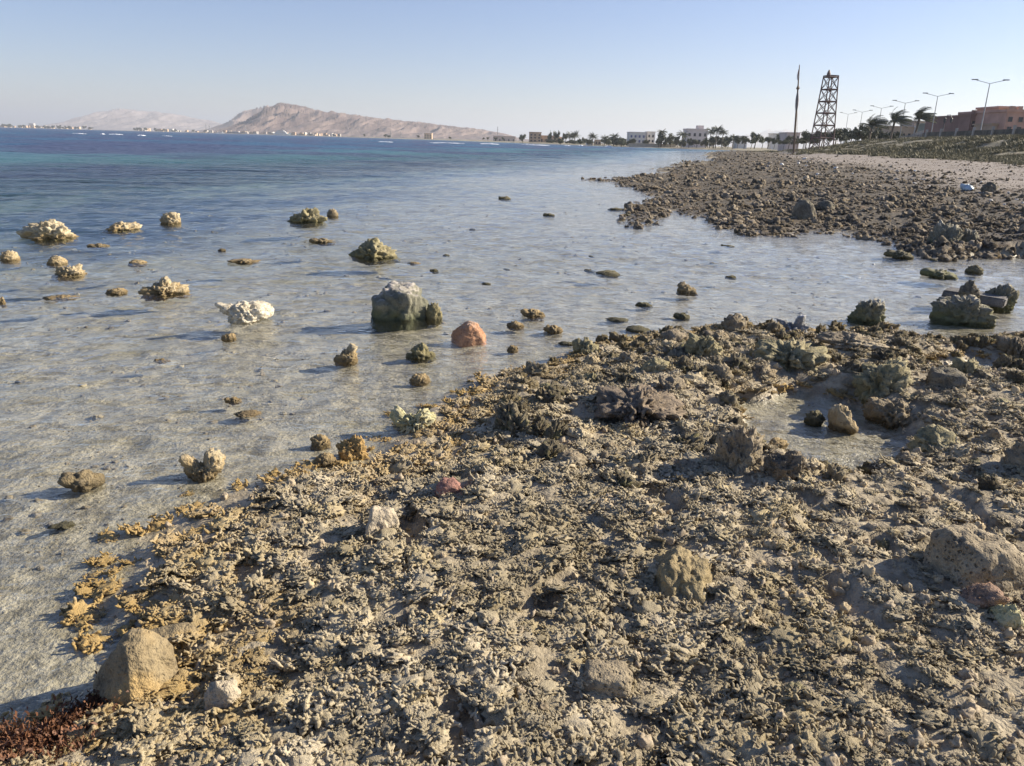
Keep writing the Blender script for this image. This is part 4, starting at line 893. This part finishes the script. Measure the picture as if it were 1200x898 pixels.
# surf
FOAM = plain('white_foam', (.82, .85, .87), .6, .08, 1.5)
for px0, px1, y, D in [(121, 140, 157.2, 330), (154, 158, 157.4, 330), (162, 178, 157.8, 330), (193, 202, 158.9, 330), (218, 231, 159.8, 340), (449, 467, 166, 400), (503, 552, 167.3, 380), (558, 580, 168, 380), (600, 636, 169.3, 380), (648, 656, 170, 330), (664, 669, 169.4, 400), (692, 700, 170.3, 330), (712, 724, 170.4, 330), (733, 737, 171.2, 300), (752, 760, 171.4, 290)]:
    p = gp((px0 + px1) / 2, y + 1, 0); D = min(p[1], 600); W = (px1 - px0) / 900 * D; n1 = 24; V = []; Fq = []
    for i in range(n1 + 1):
        t = i / n1; x = (t - .5) * W; e = math.sin(math.pi * t) ** .4 * (.55 + .45 * random.random()); hgt = .0011 * D * e
        for (yy, zz) in ((-.6, -.05), (-.35, hgt * .6), (0, hgt), (.4, hgt * .5), (.9, -.05)): V.append((x, yy * D / 300 + .3 * math.sin(t * 7), zz))
    for i in range(n1):
        for k in range(4): Fq.append((i * 5 + k, (i + 1) * 5 + k, (i + 1) * 5 + k + 1, i * 5 + k + 1))
    me = mesh_np('breaking_wave', np.array(V), np.array(Fq)); me.materials.append(FOAM); o = bpy.data.objects.new('breaking_wave', me); o.location = ((px0 + px1) / 2 / 858 * D - 600 / 858 * D, D, 0)
    tag(link(o), 'white streak of surf breaking far out on the bay', 'wave', 'streaks of surf on the bay')

# ------------------------------------------------------------------ trees
BARK = plain('tree_bark', (.14, .10, .07), .9, .3, 3); PALMB = plain('palm_trunk_bark', (.20, .16, .12), .9, .3, 3)
def leafmat(name, c):
    m, nt, b = newmat(name); co = objco(nt); oi = nt.nodes.new('ShaderNodeObjectInfo').outputs['Random']
    f = noise_tex(nt, co, .9, 3); c_ = mixc(nt, rampf(nt, f, .35, .65), tuple(x * .6 for x in c), tuple(x * 1.25 for x in c)); c_ = mixc(nt, mathn(nt, 'MULTIPLY', oi, .3), c_, (.13, .12, .06))
    nt.links.new(c_, b.inputs['Base Color']); b.inputs['Roughness'].default_value = .7; return m
LEAF = leafmat('dark_tree_leaves', (.085, .10, .06)); LEAFP = leafmat('palm_leaves', (.10, .115, .075)); LEAFS = leafmat('shrub_leaves', (.23, .205, .115))  # tree leaf tone lightened, putting distant haze into the colour
def crown_mesh(name, n, seed, flat=.75, q=.11):
    g = np.random.default_rng(seed); cl = g.normal(0, .42, (9, 3)); cl[:, 2] *= flat; V = []; Fq = []
    for k in range(n):
        c = cl[g.integers(0, 9)] + g.normal(0, .2, 3); a = g.normal(size=3); a /= np.linalg.norm(a); b = np.cross(a, g.normal(size=3)); b /= np.linalg.norm(b); s = q * g.uniform(.5, 1.3); o = len(V)
        V += [c - a * s, c + b * s * .6, c + a * s, c - b * s * .6]; Fq.append((o, o + 1, o + 2, o + 3))
    V = np.array(V); V /= np.abs(V).max(0); V[:, 2] = V[:, 2] * .5 + .5
    return mesh_np(name, V, np.array(Fq), False)
CR = []
for k in range(6):
    me = crown_mesh('crown', 1500, 20 + k, q=.15); me.materials.append(LEAF); CR.append(me)
def tree(label, px, wpx, ytop, ybase, D, group=None, mat=None):
    b = at(px, ybase, D); t = at(px, ytop, D); H = t[2] - b[2]; W = wpx / 900 * D
    o = empty('broadleaf_tree', (b[0], b[1], b[2])); tag(o, label, 'tree', group)
    mt = MB().tube([(0, 0, -.8), (.05 * W, 0, H * .3), (.0, 0, H * .6)], [H * .035, H * .025, H * .012], 6)
    for s in (-1, 1): mt.tube([(.04 * W * s, 0, H * .25), (W * .2 * s, .1 * W * s, H * .62)], [H * .018, H * .008], 5)
    mt.build('trunk', BARK, o)
    c = bpy.data.objects.new('crown', random.choice(CR)); c.scale = (W / 2, W / 2 * .9, H * .82); c.location = (0, 0, H * .2); c.rotation_euler = (0, 0, random.uniform(0, 6)); link(c, o); return o
def palm_crown(seed, wind):
    g = random.Random(seed); V = []; Fq = []
    for k in range(44):
        an = g.uniform(0, 6.283); el = g.uniform(-.1, 1.2); d = Vector((math.cos(an) * math.cos(el), math.sin(an) * math.cos(el), math.sin(el))); p = Vector((0, 0, 0)); pts = [p.copy()]
        for i in range(7):
            d = (d + Vector((wind * .34, 0, -.17 + .06 * wind))).normalized(); p = p + d * .17; pts.append(p.copy())
        for i in range(1, 8):
            w_ = .24 * (1 - abs(i - 3.5) / 5.5); q = pts[i] - pts[i - 1]; sd_ = q.cross(Vector((0, 0, 1))); sd_ = sd_.normalized() if sd_.length > 1e-4 else Vector((1, 0, 0))
            for s in (-1, 1):
                for rep in range(2):
                    a = pts[i - 1] + q * rep * .5; tip = a + sd_ * s * w_ * g.uniform(.8, 1.2) + q * .9 + Vector((0, 0, -w_ * .55)); o = len(V)
                    V += [tuple(a), tuple(a + q * .42), tuple(tip + Vector((0, 0, .012))), tuple(tip)]; Fq.append((o, o + 1, o + 2, o + 3))
    return mesh_np('crown', np.array(V), np.array(Fq), False)
PC = {}
for wv in (0, 1):
    PC[wv] = []
    for k in range(3):
        me = palm_crown(60 + k + 10 * wv, 1.0 if wv else .1); me.materials.append(LEAFP); PC[wv].append(me)
def palm(label, px, wpx, ytop, ybase, D, wind=0, group=None, trunk=.35):
    b = at(px, ybase, D); t = at(px, ytop, D); H = t[2] - b[2]; W = wpx / 900 * D
    o = empty('palm_tree', (b[0], b[1], b[2])); tag(o, label, 'palm tree', group); zt = H - W * .42
    MB().tube([(-.1, 0, -1), (0, 0, zt * .5), (.05 * W, 0, zt)], [W * .055, W * .045, W * .05], 7).build('trunk', PALMB, o)
    c = bpy.data.objects.new('crown', random.choice(PC[wind])); c.scale = (W * .62, W * .62, W * .62); c.location = (.05 * W, 0, zt); link(c, o)
    if not wind: c.rotation_euler = (0, 0, random.uniform(0, 6))
    return o
palm('windblown palm right of the lamp, in front of the grey tower house', 1071, 24, 127, 168, 165, 1)
palm('windblown palm in front of the cream building end', 1043, 24, 130, 168, 172, 1)
palm('shorter windblown palm beside the dense roadside trees', 1018, 22, 136, 168, 180, 1)
GT = 'dark trees along the shore road'
for px, wpx, yt, D in [(1003, 22, 147, 200), (1030, 24, 146, 215), (990, 20, 150, 220), (978, 18, 148, 190), (962, 26, 150, 175), (944, 16, 152, 230), (1012, 18, 143, 230), (1052, 16, 154, 200), (1087, 20, 156, 175), (1105, 12, 158, 170), (1022, 20, 149, 205), (1036, 16, 152, 200), (996, 16, 148, 230), (984, 18, 152, 215), (970, 16, 154, 200), (952, 16, 155, 210), (1008, 24, 151, 190), (1046, 14, 155, 190)]:
    tree('dark bushy tree along the shore road', px, wpx, yt, 171, D, GT)
for px, wpx, yt, D in [(884, 22, 153, 330), (853, 10, 158, 380), (864, 12, 159, 380), (900, 14, 158, 320), (914, 14, 155, 340), (872, 12, 158, 360), (948, 14, 157, 300), (957, 12, 158, 320), (893, 12, 159, 340), (924, 14, 158, 300), (934, 12, 160, 290), (941, 14, 158, 300), (907, 14, 161, 290), (880, 14, 161, 300), (918, 16, 163, 250), (930, 14, 164, 245), (942, 16, 163, 250), (953, 18, 162, 240)]:
    tree('dark tree standing behind the beach near the leaning pole', px, wpx, yt, 172, D, 'trees behind the beach')
GB = 'trees of the bay shore'
for px, wpx, yt, D in [(612, 10, 156, 720), (644, 10, 153, 700), (652, 10, 152, 700), (662, 12, 153, 690), (684, 10, 160, 620), (722, 14, 159, 520), (730, 14, 160, 510), (713, 10, 160, 540), (741, 8, 163, 480), (774, 16, 153, 470), (785, 12, 156, 465), (793, 10, 158, 460), (800, 14, 162, 450), (815, 22, 161, 440), (835, 22, 156, 430), (846, 18, 158, 430), (826, 14, 160, 440), (690, 10, 162, 560), (706, 8, 161, 560), (672, 18, 163, 640)] + [(random.uniform(640, 865), random.uniform(9, 16), random.uniform(159, 163.5), random.uniform(430, 560)) for _ in range(22)]:
    tree('dark tree on the bay shore between the houses', px, wpx, yt, hor(px) + 4 + (px - 600) * .004, D, GB)
for px, wpx, yt, D in [(673, 10, 154, 640), (667, 9, 155, 650), (694, 9, 156, 560), (719, 9, 156.5, 520), (774, 9, 151, 470), (798, 11, 153, 450), (831, 10, 149.5, 430), (838, 11, 147.5, 425), (845, 9, 151, 425), (708, 8, 158, 540), (858, 8, 158, 400)]:
    palm('palm tree standing among the bay shore trees', px, wpx, yt, hor(px) + 4 + (px - 600) * .004, D, 0, 'palms of the bay shore')
for k in range(44):
    px = random.choice([random.uniform(0, 110), random.uniform(0, 110), random.uniform(150, 260), random.uniform(425, 600)]); D = np.interp(px, [0, 240, 440, 600], [3950, 3050, 1700, 900])
    tree('tiny dark tree dotted along the far shore', px, random.uniform(3, 6), hor(px) - random.uniform(2.5, 4.5), hor(px) + 1, D, 'tiny trees of the far shore')

# ------------------------------------------------------------------ bank vegetation
def tuft(seed, n=60):
    g = np.random.default_rng(seed); V = []; Fq = []
    for k in range(n):
        p = np.array([g.normal(0, .35), g.normal(0, .35), 0]); d = np.array([g.normal(0, .45), g.normal(0, .45), 1]); d /= np.linalg.norm(d); L = g.uniform(.25, .8); s = np.cross(d, g.normal(size=3)); s *= .045 / np.linalg.norm(s); o = len(V)
        V += [p - s, p + s, p + d * L * .6 + s * .9, p + d * L]; Fq.append((o, o + 1, o + 2, o + 3))
    return np.array(V), np.array(Fq)
tuft_c, tuft_o = sources('grass_tuft', [tuft(k) for k in range(6)], LEAFS)
n = 42000
cy = np.exp(rng.uniform(math.log(38), math.log(290), n)); cx = cy * rng.uniform(.25, .85, n); h_, dA_, dB_, sa_, gr_ = terrain(cx, cy)
ok = (rng.random(n) < gr_ * 1.1 - .05) & (fbm2(cx * .22, cy * .22, 2) > -.32); cx, cy, h_ = cx[ok], cy[ok], h_[ok]; n = len(cx); sc = rng.uniform(.16, .6, n) * np.clip(.9 + .8 * noise2(cx * .12, cy * .12), .4, 1.6)
scatter('bank_grass', np.stack([cx, cy, h_ - .03], 1), np.stack([np.zeros(n), np.zeros(n), rng.uniform(0, 6.28, n)], 1), np.stack([sc * 1.4, sc * 1.4, sc], 1), rng.integers(0, 6, n), tuft_c, 'dry green grass and low scrub covering the bank')
print('tufts', n)
# scrub bushes by the bay shore
for k in range(16):
    px = random.uniform(640, 735); D = np.interp(px, [640, 735], [700, 500]); b = at(px, hor(px) + 2.5, D); c = bpy.data.objects.new('shore_bush', random.choice(CR)); s_ = random.uniform(4, 9) / 900 * D
    c.location = (b[0], b[1], .6); c.scale = (s_, s_ * .7, s_ * .55); tag(link(c), 'low green bush on the bay shore in front of palms', 'bush', 'low bushes of the bay shore')

# ------------------------------------------------------------------ fence, lamps, tower, pole
FX = [(Xc(yv) + 2.5, yv) for yv in np.arange(84, 240, 6.0)]
fence = empty('roadside_fence', (FX[0][0], FX[0][1], 3.4)); tag(fence, 'long dark fence with pale posts on top of the grassy bank', 'fence')
fo = np.array([FX[0][0], FX[0][1], 3.4]); HEDGE = plain('dark_fence_mesh', (.12, .11, .085), .9, .4, 1.2)
for k in range(len(FX)):
    x, y = FX[k]; z = Hz(x, y); x -= fo[0]; y -= fo[1]; z -= fo[2]
    MB().box(x - .14, x + .14, y - .14, y + .14, z - .5, z + 1.6).build('post', CONC, fence)
    if k < len(FX) - 1:
        x2, y2 = FX[k + 1]; z2 = Hz(x2, y2); x2 -= fo[0]; y2 -= fo[1]; z2 -= fo[2]; m_ = MB()
        m_.add([(x, y + .2, z - .3), (x2, y2 - .2, z2 - .3), (x2, y2 - .2, z2 + 1.15), (x, y + .2, z + 1.15), (x + .08, y + .2, z - .3), (x2 + .08, y2 - .2, z2 - .3), (x2 + .08, y2 - .2, z2 + 1.15), (x + .08, y + .2, z + 1.15)],
               [(0, 1, 2, 3), (7, 6, 5, 4), (0, 4, 5, 1), (3, 2, 6, 7), (0, 3, 7, 4), (1, 5, 6, 2)]); m_.build('panel', HEDGE, fence)
def lamp(px, ytop, D, label, arm=2.3):
    t = at(px, ytop + 3, D); zb = Hz(t[0], t[1]); H = t[2] - zb; o = empty('street_lamp', (t[0], t[1], zb), R(-8)); tag(o, label, 'street lamp', 'twin armed street lamps along the shore road')
    MB().tube([(0, 0, -.5), (0, 0, H)], [.11, .06], 7).build('pole', GALV, o)
    for s in (-1, 1):
        MB().tube([(0, 0, H - .02), (s * arm * .55, 0, H + .28), (s * arm, 0, H + .5)], .04, 5).build('arm', GALV, o)
        MB().box(s * arm - .42, s * arm + .42, -.16, .16, H + .46, H + .60).build('lamp_head', GALV, o)
lamp(1160, 95, 125, 'twin armed street lamp rising in front of the reddish brown building', 2.2)
lamp(1099, 110, 155, 'twin armed street lamp between the low grey green building and the palm', 2.3)
lamp(1061, 118, 178, 'twin armed street lamp between the two tallest windblown palms')
lamp(1033, 124, 205, 'twin armed street lamp left of the cream building palms')
lamp(1010.5, 128.5, 235, 'twin armed street lamp above the dense roadside trees')
lamp(994, 131, 270, 'twin armed street lamp farthest along, right of lattice tower')
# twin lantern
t = at(1108, 137, 150); zb = Hz(t[0], t[1]); H = t[2] - zb; o = empty('lantern_post', (t[0], t[1], zb)); tag(o, 'short curved post with two hanging lanterns before the low grey green building', 'street lamp')
MB().tube([(0, 0, -.5), (0, 0, H)], [.13, .08], 6).build('pole', plain('dark_iron', (.05, .05, .055), .5, .2, 2), o); DI = MATS['dark_iron']
MB().tube([(0, 0, H - .3), (.3, 0, H + .3), (.9, 0, H + .35), (1.2, 0, H - .2)], .06, 5).build('arm', DI, o)
for xx in (0.02, 1.2): MB().tube([(xx, 0, H - .15), (xx, 0, H - .35), (xx, 0, H - .95), (xx, 0, H - 1.1)], [.08, .26, .2, .06], 7).build('lantern', DI, o)
# lattice tower
D = 150; b0 = at(962.5, 171, D); tz = at(970, 89, D)[2]; zb = Hz(b0[0], b0[1]); H = tz - zb; o = empty('lattice_tower', (b0[0], b0[1], zb), R(14)); tag(o, 'rusty open steel lattice tower standing behind the grassy beach', 'tower')
hb, ht_ = 1.55, .90
def hw(z): return hb + (ht_ - hb) * z / H
cn = [(-1, -1), (1, -1), (1, 1), (-1, 1)]
for sx, sy in cn: MB().tube([(sx * hb, sy * hb, -.5), (sx * ht_, sy * ht_, H)], .13, 4).build('leg', STEEL, o)
nl = 6; zs = [H * (k / nl) for k in range(nl + 1)]
zs = [0] + [H * q for q in (.17, .34, .505, .66, .82, .985)]
for k in range(1, nl + 1):
    z = zs[k]
    for i in range(4):
        a, b = cn[i], cn[(i + 1) % 4]; MB().bar((a[0] * hw(z), a[1] * hw(z), z), (b[0] * hw(z), b[1] * hw(z), z), .20).build('girder', STEEL, o)
for k in range(nl):
    z0_, z1_ = zs[k], zs[k + 1]
    for i in range(4):
        a, b = cn[i], cn[(i + 1) % 4]; A0 = (a[0] * hw(z0_), a[1] * hw(z0_), z0_); B1 = (b[0] * hw(z1_), b[1] * hw(z1_), z1_); B0 = (b[0] * hw(z0_), b[1] * hw(z0_), z0_); A1 = (a[0] * hw(z1_), a[1] * hw(z1_), z1_)
        br = MB().bar(A0, B1, .11); br.bar(B0, A1, .11); br.build('cross_brace', STEEL, o)
MB().box(-ht_ * 1.05, ht_ * 1.05, -ht_ * 1.05, ht_ * 1.05, H, H + .1).build('platform', STEEL, o)
MB().tube([(-ht_ * .6, 0, H + .1), (-ht_ * .6, 0, H + .5), (-ht_ * .6, 0, H + 1.0)], [.35, .3, .1], 8).build('beacon', STEEL, o)
# leaning pole with rags
D = 120; b0 = at(931, 171, D); tp = at(937.5, 76, D); zb = Hz(b0[0], b0[1]); o = empty('leaning_pole', (b0[0], b0[1], zb)); tag(o, 'tall weathered timber pole leaning with tattered cloth wrapped near its top', 'pole')
T = Vector((tp[0] - b0[0], 0.2, tp[2] - zb)); pt = lambda f: T * f
MB().tube([pt(-.04), pt(.3), pt(.62), pt(1)], [.17, .15, .13, .06], 7).build('mast', WOOD, o)
RAG = plain('tattered_grey_cloth', (.22, .20, .19), .9, .35, 6); RAGP = plain('faded_pink_cloth', (.45, .33, .33), .9, .3, 6)
MB().tube([pt(.5), pt(.55), pt(.62), pt(.66), pt(.70)], [.15, .22, .24, .18, .12], 7).build('cloth_wrap', RAG, o)
MB().tube([pt(.73), pt(.745), pt(.77)], [.14, .26, .12], 6).build('bracket', WOOD, o)
V = []; 
for i in range(6):
    f = .83 + i * .026
    for s in (0, 1): V.append(tuple(pt(f) + Vector((-.10 - s * .15 * math.sin(i * .55 + .4), .08 * math.sin(i * 1.3) - .03, 0))))
MB().add(V, [(i * 2, i * 2 + 1, i * 2 + 3, i * 2 + 2) for i in range(5)]).build('flag', RAGP, o)
MB().tube([pt(.02) + Vector((.5, 0, 0)), pt(.68)], .025, 4).build('rope', WOOD, o)

# ------------------------------------------------------------------ litter on the beach
LW = plain('white_plastic', (.72, .70, .66), .6, .12, 5); LB = plain('blue_plastic', (.42, .52, .58), .5, .3, 5)
def litter(px, py, wpx, hpx, mat, label, group=None, name='litter'):
    p = ground_at(px, py); W = wpx / 900 * p[1]; H = hpx / 900 * p[1]; V, Fc = rock_shape(int(px * 3 + py), L2, 3, .4, 1.5, .2, .1, 0, (W, W * .8, H), .2); me = mesh_np(name, V, Fc, False); me.materials.append(mat)
    o = bpy.data.objects.new(name, me); o.location = p; o.rotation_euler = (0, 0, random.uniform(0, 6)); tag(link(o), label, 'litter', group)
litter(1133, 221, 15, 7, LB, 'crumpled pale blue plastic sheet on the edge of the beach')
for k in range(64):
    px = random.uniform(900, 1200); py = random.uniform(np.interp(px, [930, 1200], [179, 186]), np.interp(px, [930, 1200], [196, 240]))
    litter(px, py, random.uniform(2.5, 7), random.uniform(.9, 2.4), random.choice([LW, LW, CONC]), 'scrap of pale litter lying on the beach rubble', 'pale litter on the beach')

# ------------------------------------------------------------------ air
hz = MB().box(-12500, 13500, -60, 24000, -12, 330)
m = bpy.data.materials.new('hazy_air'); m.use_nodes = True; nt = m.node_tree; nt.nodes.clear()
out = nt.nodes.new('ShaderNodeOutputMaterial'); pv = nt.nodes.new('ShaderNodeVolumePrincipled'); pv.inputs['Color'].default_value = (.86, .92, 1, 1); pv.inputs['Density'].default_value = 1.15e-4; pv.inputs['Anisotropy'].default_value = 0.25
nt.links.new(pv.outputs[0], out.inputs['Volume'])
o = hz.build('haze', m); tag(o, kind='stuff')
print('triangles', sum(len(x.data.loop_triangles) if x.type == 'MESH' and (x.data.calc_loop_triangles() or True) else 0 for x in S.objects))
